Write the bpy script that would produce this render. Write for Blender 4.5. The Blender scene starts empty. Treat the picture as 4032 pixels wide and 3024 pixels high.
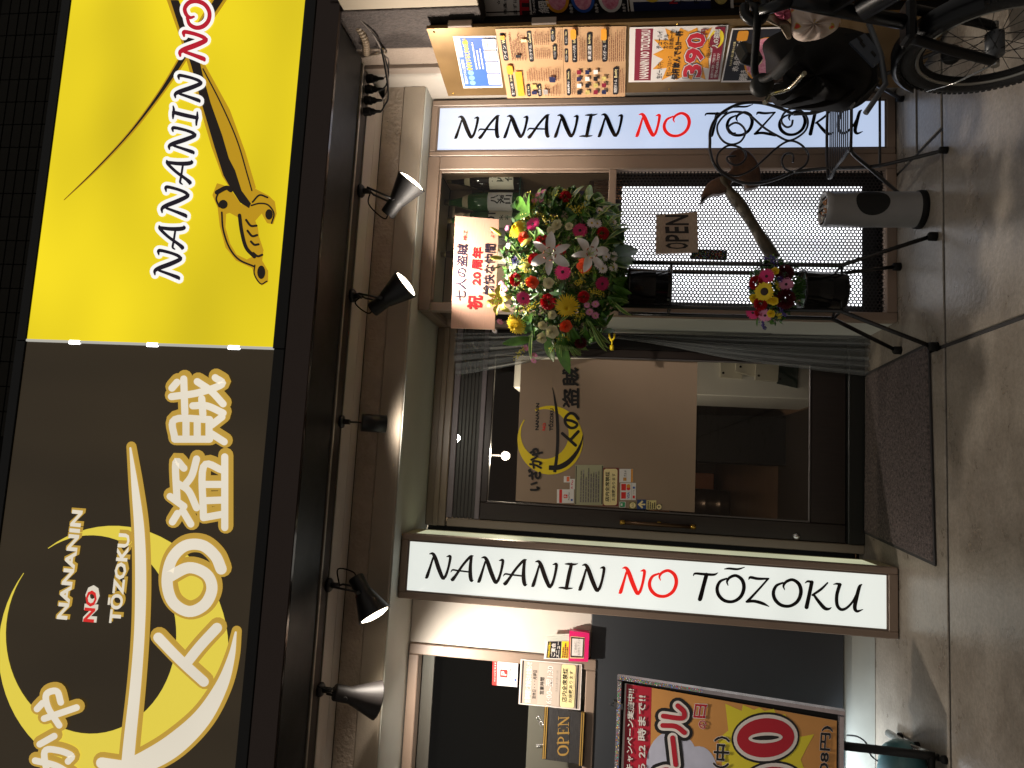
import bpy, bmesh, math, random
import numpy as np
from mathutils import Vector, Matrix, Quaternion
random.seed(7); np.random.seed(7)
S = bpy.context.scene
COL = S.collection
PI = math.pi

# ------------------------------------------------------------------ camera (the photo was taken with the phone on its side)
FPX, IW, IH = 2812.0, 4032, 3024
CAM = Vector((0, 0, 1.35))
yaw, pitch, roll = (math.radians(a) for a in (6.47, 8.09, 2.22))
fw = Vector((math.sin(yaw)*math.cos(pitch), math.cos(yaw)*math.cos(pitch), math.sin(pitch)))
rt = Vector((math.cos(yaw), -math.sin(yaw), 0)); up = rt.cross(fw)
r2 = math.cos(roll)*rt + math.sin(roll)*up
u2 = -math.sin(roll)*rt + math.cos(roll)*up
cd = bpy.data.cameras.new('camera'); cam = bpy.data.objects.new('camera', cd); COL.objects.link(cam)
cd.sensor_width = 36; cd.sensor_fit = 'HORIZONTAL'; cd.lens = 36*FPX/IW; cd.clip_end = 500; cd.clip_start = .02
X, Y, Z = -u2, r2, -fw
cam.matrix_world = Matrix(((X.x, Y.x, Z.x, CAM.x), (X.y, Y.y, Z.y, CAM.y), (X.z, Y.z, Z.z, CAM.z), (0, 0, 0, 1)))
S.camera = cam

# ------------------------------------------------------------------ night sky
w = bpy.data.worlds.new('World'); S.world = w; w.use_nodes = True
nt = w.node_tree; nt.nodes.clear()
sky = nt.nodes.new('ShaderNodeTexSky'); sky.sky_type = 'NISHITA'; sky.sun_disc = False
sky.sun_elevation = math.radians(1.0); sky.sun_rotation = math.radians(180)
tint = nt.nodes.new('ShaderNodeMix'); tint.data_type = 'RGBA'; tint.inputs[0].default_value = .93
tint.inputs[7].default_value = (1.0, .95, .88, 1)
bg = nt.nodes.new('ShaderNodeBackground'); bg.inputs[1].default_value = .25
wo = nt.nodes.new('ShaderNodeOutputWorld')
nt.links.new(sky.outputs[0], tint.inputs[6]); nt.links.new(tint.outputs[2], bg.inputs[0]); nt.links.new(bg.outputs[0], wo.inputs[0])
S.view_settings.view_transform = 'Standard'; S.view_settings.look = 'None'
S.view_settings.exposure = 0.0; S.view_settings.gamma = 1.0
S.render.engine = 'CYCLES'
S.cycles.max_bounces = 8; S.cycles.transparent_max_bounces = 12
S.cycles.sample_clamp_indirect = 4.0

# ------------------------------------------------------------------ helpers
def lin(c): return tuple(((v/255)/12.92 if v/255 <= .04045 else ((v/255+.055)/1.055)**2.4) for v in c)
def ray(px, py): return X*((px-IW/2)/FPX) + Y*(-(py-IH/2)/FPX) - Z
class Plane:
    def __init__(s, p, n): s.p = Vector(p); s.n = Vector(n).normalized()
    def __call__(s, px, py, off=0.0):
        d = ray(px, py); return CAM + d*((s.p + s.n*off - CAM).dot(s.n)/d.dot(s.n))
def atz(px, py, z=0.0): return Plane((0, 0, z), (0, 0, 1))(px, py)
def aty(px, py, y): return Plane((0, y, 0), (0, -1, 0))(px, py)
FY, DY, LY, SY, WY = 3.62, 4.10, 3.50, 2.865, 3.925     # window front, door, lintel face, sign face, left wall
P_SIGN = Plane((0, SY, 0), (0, -1, 0)); P_F = Plane((0, FY, 0), (0, -1, 0)); P_D = Plane((0, DY, 0), (0, -1, 0)); P_W = Plane((0, WY, 0), (0, -1, 0))
bd = Vector((1.936-1.866, 2.943-3.403, 0)).normalized()
P_B1 = Plane((1.866, 3.403, 0), (bd.y, -bd.x, 0))
bd2 = Vector((.045, -.09, 0)).normalized()
P_B2 = Plane((2.056, 3.038, 0), (bd2.y, -bd2.x, 0))
P_ST = Plane((-.92, 3.2, .368), (0, -.908, .2))
MATS = {}
def mat(name, rgb, rough=.55, metal=0.0, spec=.5, var=0.0, vscale=8.0, bump=0.0, bscale=60.0, emit=0.0, ergb=None, coat=0.0, rgb2=None, stretch=None, detail=4.0, sub=0.0, alpha=1.0, rvar=0.0, coords='Object'):
    if name in MATS: return MATS[name]
    m = bpy.data.materials.new(name); m.use_nodes = True; MATS[name] = m
    t = m.node_tree; b = t.nodes['Principled BSDF']; L = t.links
    c = lin(rgb); b.inputs['Base Color'].default_value = (*c, 1)
    b.inputs['Roughness'].default_value = rough; b.inputs['Metallic'].default_value = metal
    b.inputs['Specular IOR Level'].default_value = spec
    if coat: b.inputs['Coat Weight'].default_value = coat; b.inputs['Coat Roughness'].default_value = .06
    if sub: b.inputs['Subsurface Weight'].default_value = sub; b.inputs['Subsurface Radius'].default_value = (.004, .003, .002); b.inputs['Subsurface Scale'].default_value = 1.0
    if alpha < 1: b.inputs['Alpha'].default_value = alpha
    if emit:
        b.inputs['Emission Color'].default_value = (*lin(ergb or rgb), 1); b.inputs['Emission Strength'].default_value = emit
    if var or bump or rvar:
        tc = t.nodes.new('ShaderNodeTexCoord'); mp = t.nodes.new('ShaderNodeMapping')
        if stretch: mp.inputs['Scale'].default_value = stretch
        L.new(tc.outputs[coords], mp.inputs[0])
    if var or rvar:
        n = t.nodes.new('ShaderNodeTexNoise'); n.inputs['Scale'].default_value = vscale; n.inputs['Detail'].default_value = detail; n.inputs['Roughness'].default_value = .62
        L.new(mp.outputs[0], n.inputs['Vector'])
        r = t.nodes.new('ShaderNodeValToRGB'); r.color_ramp.elements[0].position = .32; r.color_ramp.elements[1].position = .7
        lo = lin(rgb2) if rgb2 else tuple(v*(1-var) for v in c); hi = c if rgb2 else tuple(min(1, v*(1+var)) for v in c)
        r.color_ramp.elements[0].color = (*lo, 1); r.color_ramp.elements[1].color = (*hi, 1)
        L.new(n.outputs['Fac'], r.inputs[0])
        if var: L.new(r.outputs[0], b.inputs['Base Color'])
        if rvar:
            mr = t.nodes.new('ShaderNodeMapRange'); mr.inputs['To Min'].default_value = max(.02, rough-rvar); mr.inputs['To Max'].default_value = min(1, rough+rvar)
            L.new(n.outputs['Fac'], mr.inputs['Value']); L.new(mr.outputs[0], b.inputs['Roughness'])
    if bump:
        n2 = t.nodes.new('ShaderNodeTexNoise'); n2.inputs['Scale'].default_value = bscale; n2.inputs['Detail'].default_value = 5
        L.new(mp.outputs[0], n2.inputs['Vector'])
        bp = t.nodes.new('ShaderNodeBump'); bp.inputs['Strength'].default_value = bump; bp.inputs['Distance'].default_value = .01
        L.new(n2.outputs['Fac'], bp.inputs['Height']); L.new(bp.outputs[0], b.inputs['Normal'])
    return m
def glow(name, rgb, k=1.0, gloss=.25, uneven=0.0, scale=2.0, stretch=(1, 1, 1), albedo=None):
    """a back-lit acrylic face: it gives off its own light, unevenly where the tubes behind it are"""
    if name in MATS: return MATS[name]
    m = mat(name, albedo or tuple(v*.55 for v in rgb), rough=gloss, spec=.5, emit=k, ergb=rgb)
    if uneven:
        t = m.node_tree; b = t.nodes['Principled BSDF']; L = t.links
        tc = t.nodes.new('ShaderNodeTexCoord'); mp = t.nodes.new('ShaderNodeMapping'); mp.inputs['Scale'].default_value = stretch
        n = t.nodes.new('ShaderNodeTexNoise'); n.inputs['Scale'].default_value = scale; n.inputs['Detail'].default_value = 1.0
        mr = t.nodes.new('ShaderNodeMapRange'); mr.inputs['From Min'].default_value = .3; mr.inputs['From Max'].default_value = .7
        mr.inputs['To Min'].default_value = k*(1-uneven); mr.inputs['To Max'].default_value = k*(1+uneven*.6)
        L.new(tc.outputs['Object'], mp.inputs[0]); L.new(mp.outputs[0], n.inputs['Vector']); L.new(n.outputs['Fac'], mr.inputs['Value']); L.new(mr.outputs[0], b.inputs['Emission Strength'])
    return m
def glassmat(name, tint=(255, 255, 255), refl=1.0):
    if name in MATS: return MATS[name]
    m = bpy.data.materials.new(name); m.use_nodes = True; MATS[name] = m; t = m.node_tree; t.nodes.clear()
    o = t.nodes.new('ShaderNodeOutputMaterial'); mx = t.nodes.new('ShaderNodeMixShader'); tr = t.nodes.new('ShaderNodeBsdfTransparent'); g = t.nodes.new('ShaderNodeBsdfGlossy')
    f = t.nodes.new('ShaderNodeFresnel'); f.inputs[0].default_value = 1.45
    mu = t.nodes.new('ShaderNodeMath'); mu.operation = 'MULTIPLY'; mu.inputs[1].default_value = 1.6*refl
    tr.inputs[0].default_value = (*lin(tint), 1); g.inputs['Roughness'].default_value = .01
    t.links.new(f.outputs[0], mu.inputs[0]); t.links.new(mu.outputs[0], mx.inputs[0]); t.links.new(tr.outputs[0], mx.inputs[1]); t.links.new(g.outputs[0], mx.inputs[2]); t.links.new(mx.outputs[0], o.inputs[0])
    return m

BASE = {}
def link(o, parent):
    COL.objects.link(o)
    if parent is not None: o.parent = parent
    return o
def thing(name, label, cat, loc=(0, 0, 0), group=None):
    o = bpy.data.objects.new(name, None); o.empty_display_size = .05; COL.objects.link(o); o.location = loc
    o['label'] = label; o['category'] = cat
    if group: o['group'] = group
    BASE[o.name] = Vector(loc); return o
def tag(o, label, cat, group=None):
    o['label'] = label; o['category'] = cat
    if group: o['group'] = group
    return o
def structure(o): o['kind'] = 'structure'; return o
def rootloc(p):
    while p is not None and p.name not in BASE: p = p.parent
    return BASE[p.name] if p is not None else Vector((0, 0, 0))

class MB:
    def __init__(s): s.v = []; s.f = []; s.mi = []; s.sm = []
    def add(s, vs, fs, mi=0, smooth=False):
        k = len(s.v); s.v += [tuple(v) for v in vs]; s.f += [tuple(i+k for i in f) for f in fs]
        s.mi += [mi]*len(fs); s.sm += [smooth]*len(fs); return s
    def box(s, x0, x1, y0, y1, z0, z1, mi=0, M=None):
        vs = [Vector((x, y, z)) for x in (x0, x1) for y in (y0, y1) for z in (z0, z1)]
        if M is not None: vs = [M @ v for v in vs]
        return s.add(vs, [(0, 1, 3, 2), (4, 6, 7, 5), (0, 4, 5, 1), (2, 3, 7, 6), (0, 2, 6, 4), (1, 5, 7, 3)], mi)
    def bbox(s, x0, x1, y0, y1, z0, z1, r=.004, mi=0, M=None):
        """box with chamfered edges"""
        bm = bmesh.new()
        for x in (x0, x1):
            for y in (y0, y1):
                for z in (z0, z1): bm.verts.new((x, y, z))
        bm.verts.ensure_lookup_table()
        for f in [(0, 1, 3, 2), (4, 6, 7, 5), (0, 4, 5, 1), (2, 3, 7, 6), (0, 2, 6, 4), (1, 5, 7, 3)]: bm.faces.new([bm.verts[i] for i in f])
        bmesh.ops.bevel(bm, geom=bm.edges[:], offset=min(r, .45*min(abs(x1-x0), abs(y1-y0), abs(z1-z0))), segments=1, affect='EDGES', profile=.5)
        bm.verts.ensure_lookup_table(); bm.verts.index_update()
        vs = [(M @ v.co) if M is not None else v.co.copy() for v in bm.verts]
        s.add(vs, [[v.index for v in f.verts] for f in bm.faces], mi); bm.free(); return s
    def tube(s, pts, r, seg=8, mi=0, closed=False, caps=True, smooth=True):
        pts = [Vector(p) for p in pts]; n = len(pts); rr = r if isinstance(r, (list, tuple)) else [r]*n
        prev = None; rings = []
        for i, p in enumerate(pts):
            a = pts[(i-1) % n] if (closed or i > 0) else p; b = pts[(i+1) % n] if (closed or i < n-1) else p
            d = (b-a).normalized() if (b-a).length > 1e-9 else Vector((0, 0, 1))
            if prev is None:
                q = d.orthogonal().normalized()
            else:
                q = prev - d*prev.dot(d)
                q = q.normalized() if q.length > 1e-6 else d.orthogonal().normalized()
            prev = q; e = d.cross(q)
            rings.append([p + (q*math.cos(2*PI*k/seg) + e*math.sin(2*PI*k/seg))*rr[i] for k in range(seg)])
        vs = [v for rg in rings for v in rg]; fs = []
        m = n if closed else n-1
        for i in range(m):
            j = (i+1) % n
            for k in range(seg): fs.append((i*seg+k, i*seg+(k+1) % seg, j*seg+(k+1) % seg, j*seg+k))
        s.add(vs, fs, mi, smooth)
        if caps and not closed:
            k0 = len(s.v)-len(vs); s.f += [tuple(k0+k for k in reversed(range(seg))), tuple(k0+(n-1)*seg+k for k in range(seg))]; s.mi += [mi]*2; s.sm += [False]*2
        return s
    def lathe(s, prof, M=None, seg=24, mi=0, smooth=True, a0=0, a1=2*PI):
        vs = []; full = abs(a1-a0-2*PI) < 1e-6; cols = seg if full else seg+1
        for r, z in prof:
            for k in range(cols):
                a = a0+(a1-a0)*k/seg; vs.append(Vector((r*math.cos(a), r*math.sin(a), z)))
        if M is not None: vs = [M @ v for v in vs]
        fs = []
        for i in range(len(prof)-1):
            for k in range(seg):
                k2 = (k+1) % cols; fs.append((i*cols+k, i*cols+k2, (i+1)*cols+k2, (i+1)*cols+k))
        return s.add(vs, fs, mi, smooth)
    def poly(s, pts, mi=0): return s.add(pts, [tuple(range(len(pts)))], mi)
    def prism(s, pts, d, mi=0):
        """closed polygon of points extruded along vector d"""
        n = len(pts); pts = [Vector(p) for p in pts]; d = Vector(d)
        return s.add(pts+[p+d for p in pts], [tuple(range(n)), tuple(reversed(range(n, 2*n)))]+[(i, i+n, (i+1) % n+n, (i+1) % n) for i in range(n)], mi)
    def build(s, name, mats, parent=None):
        off = rootloc(parent); me = bpy.data.meshes.new(name)
        me.from_pydata([Vector(v)-off for v in s.v], [], s.f)
        for m in (mats if isinstance(mats, (list, tuple)) else [mats]): me.materials.append(m)
        me.polygons.foreach_set('material_index', s.mi); me.polygons.foreach_set('use_smooth', s.sm)
        bm = bmesh.new(); bm.from_mesh(me); bmesh.ops.recalc_face_normals(bm, faces=bm.faces[:]); bm.to_mesh(me); bm.free()
        me.update(); return link(bpy.data.objects.new(name, me), parent)
def box(name, x0, x1, y0, y1, z0, z1, m, parent=None, r=.003): return MB().bbox(x0, x1, y0, y1, z0, z1, r).build(name, m, parent)
def frame_rot(z, x=None):
    """matrix whose local z is the given direction"""
    z = Vector(z).normalized(); x = Vector(x) if x else z.orthogonal(); x = (x - z*x.dot(z)).normalized(); y = z.cross(x)
    return Matrix(((x.x, y.x, z.x, 0), (x.y, y.y, z.y, 0), (x.z, y.z, z.z, 0), (0, 0, 0, 1)))
def spline(pts, n=8, closed=False):
    P = [np.array(p, float) for p in pts]; out = []; N = len(P)
    rng = range(N if closed else N-1)
    for i in rng:
        p0 = P[(i-1) % N] if (closed or i > 0) else 2*P[0]-P[1]; p1 = P[i]; p2 = P[(i+1) % N]; p3 = P[(i+2) % N] if (closed or i+2 < N) else 2*P[-1]-P[-2]
        for k in range(n):
            t = k/n; out.append(.5*((2*p1)+(-p0+p2)*t+(2*p0-5*p1+4*p2-p3)*t*t+(-p0+3*p1-3*p2+p3)*t**3))
    if not closed: out.append(P[-1])
    return out

# ---- flat print: shapes drawn in photo pixels and laid on a real plane
class Print:
    """sheets of ink lying on one plane; every stroke sits a hair above the last"""
    def __init__(s, plane, off, hmin=.3): s.pl = plane; s.o = off; s.mb = MB(); s.hmin = hmin
    def _o(s): s.o += .00004; return s.o
    def poly(s, pts): o = s._o(); s.mb.poly([s.pl(x, y, o) for x, y in pts]); return s
    def rect(s, a, b, c, d): return s.poly((a, b, c, d))
    def stroke(s, pts, w, smooth=True, cap=True):
        """pts: (x,y) or (x,y,w) in pixels, w half width"""
        q = [(p[0], p[1], p[2] if len(p) > 2 else w) for p in pts]
        if smooth and len(q) > 2: q = [tuple(p) for p in spline(q, 6)]
        L_, R_ = [], []
        for i, p in enumerate(q):
            a = q[max(i-1, 0)]; b = q[min(i+1, len(q)-1)]; dx, dy = b[0]-a[0], b[1]-a[1]; l = math.hypot(dx, dy) or 1; nx, ny = -dy/l, dx/l
            hw = max(p[2], s.hmin); L_.append((p[0]+nx*hw, p[1]+ny*hw)); R_.append((p[0]-nx*hw, p[1]-ny*hw))
        o = s._o(); n = len(q)
        s.mb.add([s.pl(x, y, o) for x, y in L_+R_], [(i, i+1, n+i+1, n+i) for i in range(n-1)])
        if cap:
            for p in (q[0], q[-1]): s.disc(p[0], p[1], p[2])
        return s
    def disc(s, x, y, r, ry=None, n=14):
        return s.poly([(x+r*math.cos(2*PI*k/n), y+(ry or r)*math.sin(2*PI*k/n)) for k in range(n)])
    def tris(s, verts, faces): o = s._o(); s.mb.add([s.pl(x, y, o) for x, y in verts], faces); return s
    def build(s, name, m, parent): return s.mb.build(name, m, parent)
_tx = {}
def text_shape(body, bold=0.0):
    key = (body, bold)
    if key not in _tx:
        c = bpy.data.curves.new('lettering', 'FONT'); c.body = body; c.resolution_u = 2; c.offset = bold; c.fill_mode = 'FRONT'
        o = bpy.data.objects.new('lettering', c); me = bpy.data.meshes.new_from_object(o)
        v = np.array([p.co[:2] for p in me.vertices]).reshape(-1, 2); f = [tuple(p.vertices) for p in me.polygons]
        bpy.data.objects.remove(o); bpy.data.curves.remove(c); bpy.data.meshes.remove(me)
        if len(v): lo, hi = v.min(0), v.max(0); v = (v-lo)/np.maximum(hi-lo, 1e-6)
        _tx[key] = (v, f)
    return _tx[key]
def text(pr, body, p0, p1, cap, bold=.012):
    """fit a line of lettering to a box: baseline p0->p1, cap = pixel vector from baseline to top"""
    cjk = any(ord(ch) > 0x2e7f for ch in body); thick = 0.0
    if cjk and bold > .012: thick = (bold-.008)*.75*math.hypot(*cap); bold = .008   # heavy kanji: spread the ink instead of swelling the outline
    v, f = text_shape(body, bold)
    if len(v) == 0: return pr
    d = (p1[0]-p0[0], p1[1]-p0[1])
    if thick > .15:
        for k in range(8):
            ex, ey = thick*math.cos(k*PI/4), thick*math.sin(k*PI/4)
            pr.tris([(p0[0]+ex+u*d[0]+t*cap[0], p0[1]+ey+u*d[1]+t*cap[1]) for u, t in v], f)
    return pr.tris([(p0[0]+u*d[0]+t*cap[0], p0[1]+u*d[1]+t*cap[1]) for u, t in v], f)
def line(pr, body, x_top, x_base, y_left, y_right, bold=.012, skew=0.0):
    """lettering upright in the place: pixel x grows downwards there, pixel y grows to the left"""
    return text(pr, body, (x_base, y_left), (x_base+skew, y_right), (x_top-x_base, 0), bold)

# brush letters of the shop name, drawn in a unit box: lists of (x, y, half width)
GL = {
 'N': [[(.245, .80, .035), (.15, .42, .045), (.05, .06, .06), (.0, .0, .03)], [(.09, .95, .015), (.22, .97, .05), (.33, .82, .07), (.5, .42, .075), (.67, .08, .065), (.74, .03, .05)], [(.70, .04, .05), (.80, .12, .05), (.89, .42, .045), (.95, .80, .05), (.93, .92, .05), (.80, .89, .012)]],
 'A': [[(.93, 1., .02), (.80, .95, .045), (.50, .60, .045), (.24, .2, .05), (.1, .02, .065), (.04, .02, .03)], [(.86, .97, .05), (.84, .6, .06), (.86, .25, .07), (.92, .04, .06), (1.0, .05, .015)], [(0, .30, .012), (.08, .39, .03), (.3, .38, .03), (.82, .36, .028)]],
 'I': [[(.0, .02, .02), (.2, .03, .035), (.45, .02, .04), (.75, .04, .015)], [(.28, .95, .015), (.5, .96, .04), (.8, .96, .035), (1, 1, .012)], [(.64, .95, .06), (.52, .5, .065), (.42, .03, .06)]],
 'O': [[(.42, .60, .015), (.38, .74, .035), (.48, .90, .045), (.70, .985, .05), (.92, .84, .06), (.99, .55, .06), (.88, .22, .055), (.62, .02, .05), (.32, .02, .055), (.10, .2, .06), (.03, .46, .055), (.13, .72, .045), (.36, .85, .03)]],
 'T': [[(0, .86, .012), (.08, .95, .035), (.45, .95, .045), (.85, .96, .04), (1.02, 1.04, .012)], [(.55, .94, .065), (.42, .45, .065), (.31, .03, .07), (.26, .0, .04)]],
 'Z': [[(.10, .88, .015), (.18, .96, .045), (.5, .93, .045), (.95, .96, .03)], [(.93, .95, .03), (.5, .5, .035), (.06, .06, .045)], [(.03, .05, .04), (.35, .09, .05), (.72, .03, .05), (.98, -.06, .015)]],
 'K': [[(.02, .90, .012), (.12, .97, .035), (.28, .95, .045)], [(.27, .95, .06), (.17, .45, .06), (.08, .02, .065)], [(.86, .97, .025), (.62, .72, .04), (.30, .48, .035)], [(.34, .50, .04), (.55, .24, .055), (.75, .04, .06), (.9, .02, .04), (1.0, .08, .012)]],
 'U': [[(.0, .93, .012), (.12, .96, .035), (.24, .94, .045)], [(.22, .94, .055), (.12, .55, .055), (.13, .2, .055), (.26, .04, .05), (.45, .1, .04), (.66, .34, .035), (.80, .62, .035)], [(.98, 1.0, .02), (.90, .9, .05), (.80, .5, .06), (.74, .15, .06), (.82, .02, .045), (1.02, .10, .012)]],
 'macron': [[(.28, 1.20, .015), (.45, 1.23, .035), (.75, 1.23, .035), (1.0, 1.32, .012)]],
}
KJ = {  # strokes of the handwritten Japanese name
 '盗': [[(.08, .94), (.2, .85)], [(.05, .62), (.24, .76)], [(.44, .98), (.30, .74)], [(.40, .86), (.92, .88), (.84, .74)], [(.62, .84), (.52, .66), (.28, .52)], [(.60, .72), (.74, .60), (.97, .52)], [(.14, .40), (.19, .06)], [(.14, .40), (.86, .40), (.81, .06)], [(.38, .38), (.39, .06)], [(.61, .38), (.61, .06)], [(.0, .03), (1.0, .03)]],
 '賊': [[(.06, .92), (.06, .30)], [(.06, .92), (.36, .92), (.36, .30)], [(.06, .72), (.36, .72)], [(.06, .52), (.36, .52)], [(.06, .31), (.36, .31)], [(.14, .26), (.02, .04)], [(.28, .26), (.40, .08)], [(.46, .74), (.98, .76)], [(.44, .42), (.68, .44)], [(.57, .60), (.57, .35), (.46, .06)], [(.71, .98), (.77, .5), (.90, .08), (1.0, .2)], [(.94, .52), (.80, .28), (.60, .06)], [(.84, .97), (.93, .88)]],
 '人': [[(.52, .98), (.42, .55), (.02, .02)], [(.46, .56), (.70, .22), (.99, .02)]],
 'の': [[(.55, .84), (.47, .42), (.28, .10), (.08, .26), (.07, .58), (.30, .86), (.64, .90), (.93, .62), (.90, .28), (.62, .03)]],
 'い': [[(.08, .85), (.08, .40), (.24, .10), (.38, .26)], [(.74, .80), (.94, .34)]],
 'ざ': [[(.08, .72), (.74, .77)], [(.38, 1.0), (.70, .38)], [(.70, .38), (.34, .42), (.14, .22), (.40, .03), (.72, .05)], [(.80, 1.0), (.86, .90)], [(.93, 1.03), (.99, .93)]],
 'か': [[(.04, .66), (.60, .73), (.63, .38), (.50, .03), (.36, .12)], [(.38, .98), (.26, .45), (.04, .04)], [(.78, .86), (.98, .48)]],
 'や': [[(.02, .44), (.50, .72), (.86, .76), (.94, .50), (.64, .40)], [(.46, 1.0), (.62, .86)], [(.20, .82), (.50, .0)]],
}
def glyph(pr, g, q, extra=0.0, k=1.0):
    """q = origin px, right vector px, up vector px"""
    (ox, oy), (rx, ry), (ux, uy) = q; h = math.hypot(ux, uy)
    for st in GL[g]:
        pr.stroke([(ox+x*rx+y*ux, oy+x*ry+y*uy, wd*h*k+extra) for x, y, wd in st], 1)
def kana(pr, g, q, hw):
    (ox, oy), (rx, ry), (ux, uy) = q
    for st in KJ[g]: pr.stroke([(ox+x*rx+y*ux, oy+x*ry+y*uy) for x, y in st], hw)
def qbox(x_top, x_base, y_left, y_right): return ((x_base, y_left), (0, y_right-y_left), (x_top-x_base, 0))
def arcpts(c, rx, ry, a0, a1, n=40): return [(c[0]+rx*math.cos(a0+(a1-a0)*k/n), c[1]+ry*math.sin(a0+(a1-a0)*k/n)) for k in range(n+1)]
def crescent(oc, orx, ory, ic, irx, iry, A, B):
    def ang(c, rx, ry, p): return math.atan2((p[1]-c[1])/ry, (p[0]-c[0])/rx)
    a, b = ang(oc, orx, ory, A), ang(oc, orx, ory, B)      # long way round, away from the opening
    while a > b: a -= 2*PI
    pts = arcpts(oc, orx, ory, a+2*PI, b, 64)
    a2, b2 = ang(ic, irx, iry, A), ang(ic, irx, iry, B)
    while a2 > b2: a2 -= 2*PI
    return pts + arcpts(ic, irx, iry, b2, a2+2*PI, 64)

# ------------------------------------------------------------------ materials
M_BROWN = mat('brown_painted_frame', (138, 119, 104), .42, var=.06, vscale=5, bump=.03, bscale=150)
M_STUCCO = mat('rough_stucco', (168, 154, 138), .85, var=.12, vscale=9, bump=1.0, bscale=55)
M_SMOOTH = mat('smooth_stucco', (160, 148, 132), .8, var=.06, vscale=6, bump=.12, bscale=120)
M_SOFFIT = mat('pale_green_soffit', (188, 189, 180), .75, var=.04, vscale=4, bump=.05, bscale=80)
M_WHITEWALL = mat('white_plaster', (205, 198, 188), .7, var=.05, vscale=3, bump=.05, bscale=60)
M_PANELW = mat('white_ceiling_panel', (196, 184, 172), .6, var=.04, vscale=4)
M_BLACK = mat('black_paint', (13, 12, 11), .5, spec=.35, rvar=.1, vscale=12)
M_BLACKMATT = mat('black_matt', (14, 13, 12), .75, spec=.25)
M_DARKWOOD = mat('dark_brown_door', (34, 27, 24), .38, var=.2, vscale=14, stretch=(6, 6, .6))
M_ALU = mat('aluminium', (190, 184, 172), .32, metal=.9)
M_STEEL = mat('steel', (160, 160, 158), .25, metal=1.0)
M_CHROME = mat('chrome', (215, 215, 215), .1, metal=1.0)
M_BRASS = mat('brass', (190, 150, 70), .25, metal=1.0)
M_GLASS = glassmat('window_glass', (236, 240, 236), .6)
M_INK = mat('black_ink', (14, 12, 14), .5)
M_PAPER = mat('white_paper', (222, 214, 208), .6)
M_RED = mat('red_ink', (176, 22, 38), .5)
M_LEAF = mat('leaf_green', (74, 120, 38), .42, var=.35, vscale=25, sub=0)
M_LEAFD = mat('leaf_dark', (46, 86, 34), .45, var=.35, vscale=25)
M_LEAFP = mat('leaf_pale', (172, 194, 108), .45, var=.2, vscale=25)

# ------------------------------------------------------------------ ground
M_JOINT = mat('dark_joint', (38, 36, 36), .8)
M_SLAB = mat('worn_concrete_slab', (146, 138, 127), .30, var=.3, vscale=4.0, bump=.14, bscale=45, rgb2=(112, 104, 94), rvar=.12, detail=9)
_t = M_SLAB.node_tree; _b = _t.nodes['Principled BSDF']
_src = _b.inputs['Base Color'].links[0].from_socket
_n = _t.nodes.new('ShaderNodeTexNoise'); _n.inputs['Scale'].default_value = 60; _n.inputs['Detail'].default_value = 8; _n.inputs['Roughness'].default_value = .75
_r = _t.nodes.new('ShaderNodeValToRGB'); _r.color_ramp.elements[0].position = .36; _r.color_ramp.elements[1].position = .62
_r.color_ramp.elements[0].color = (.62, .60, .58, 1); _r.color_ramp.elements[1].color = (1.08, 1.07, 1.05, 1)
_v = _t.nodes.new('ShaderNodeTexVoronoi'); _v.inputs['Scale'].default_value = 26
_r2 = _t.nodes.new('ShaderNodeValToRGB'); _r2.color_ramp.elements[0].position = .03; _r2.color_ramp.elements[1].position = .07; _r2.color_ramp.elements[0].color = (.35, .33, .32, 1); _r2.color_ramp.elements[1].color = (1, 1, 1, 1)
_m1 = _t.nodes.new('ShaderNodeMix'); _m1.data_type = 'RGBA'; _m1.blend_type = 'MULTIPLY'; _m1.inputs[0].default_value = .75
_m2 = _t.nodes.new('ShaderNodeMix'); _m2.data_type = 'RGBA'; _m2.blend_type = 'MULTIPLY'; _m2.inputs[0].default_value = .5
_tc = _t.nodes.new('ShaderNodeTexCoord')
_t.links.new(_tc.outputs['Object'], _n.inputs['Vector']); _t.links.new(_tc.outputs['Object'], _v.inputs['Vector'])
_t.links.new(_n.outputs['Fac'], _r.inputs[0]); _t.links.new(_v.outputs['Distance'], _r2.inputs[0])
_t.links.new(_src, _m1.inputs[6]); _t.links.new(_r.outputs[0], _m1.inputs[7]); _t.links.new(_m1.outputs[2], _m2.inputs[6]); _t.links.new(_r2.outputs[0], _m2.inputs[7]); _t.links.new(_m2.outputs[2], _b.inputs['Base Color'])
g = structure(MB().add([(-60, -60, -.012), (60, -60, -.012), (60, 60, -.012), (-60, 60, -.012)], [(0, 1, 2, 3)]).build('ground', mat('asphalt', (62, 60, 58), .85, var=.2, vscale=3, bump=.3, bscale=90)))
pv = structure(MB().add([(-6.5, -3.5, -.008), (6.5, -3.5, -.008), (6.5, 4.2, -.008), (-6.5, 4.2, -.008)], [(0, 1, 2, 3)]).build('pavement', M_JOINT))
jg = .009
xs = [-6.3, -4.05, -1.74, .585, 2.9, 5.2]
for i in range(len(xs)-1):
    for y0, y1 in ((-3.4, -1.25), (-1.25, .95), (.95, 3.131)):
        MB().bbox(xs[i]+jg, xs[i+1]-jg, y0+jg, y1-jg, -.03, 0, .003).build('slab', M_SLAB, pv)
for x0, x1, y0, y1 in ((-6.3, -4.05, 3.131, 4.2), (-4.05, -1.74, 3.131, 4.2), (-1.74, .585, 3.131, 4.2), (.585, 1.53, 3.131, 4.2), (1.53, 2.9, 3.131, 3.384), (1.53, 2.9, 3.384, 3.64)):
    MB().bbox(x0+jg, x1-jg, y0+jg, y1-jg, -.03, 0, .003).build('slab', M_SLAB, pv)

# ------------------------------------------------------------------ the building
B = thing('shop_building', 'taupe fronted bar with recessed dark door between two lit sign boxes', 'building', (0, 4.1, 0))
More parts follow.
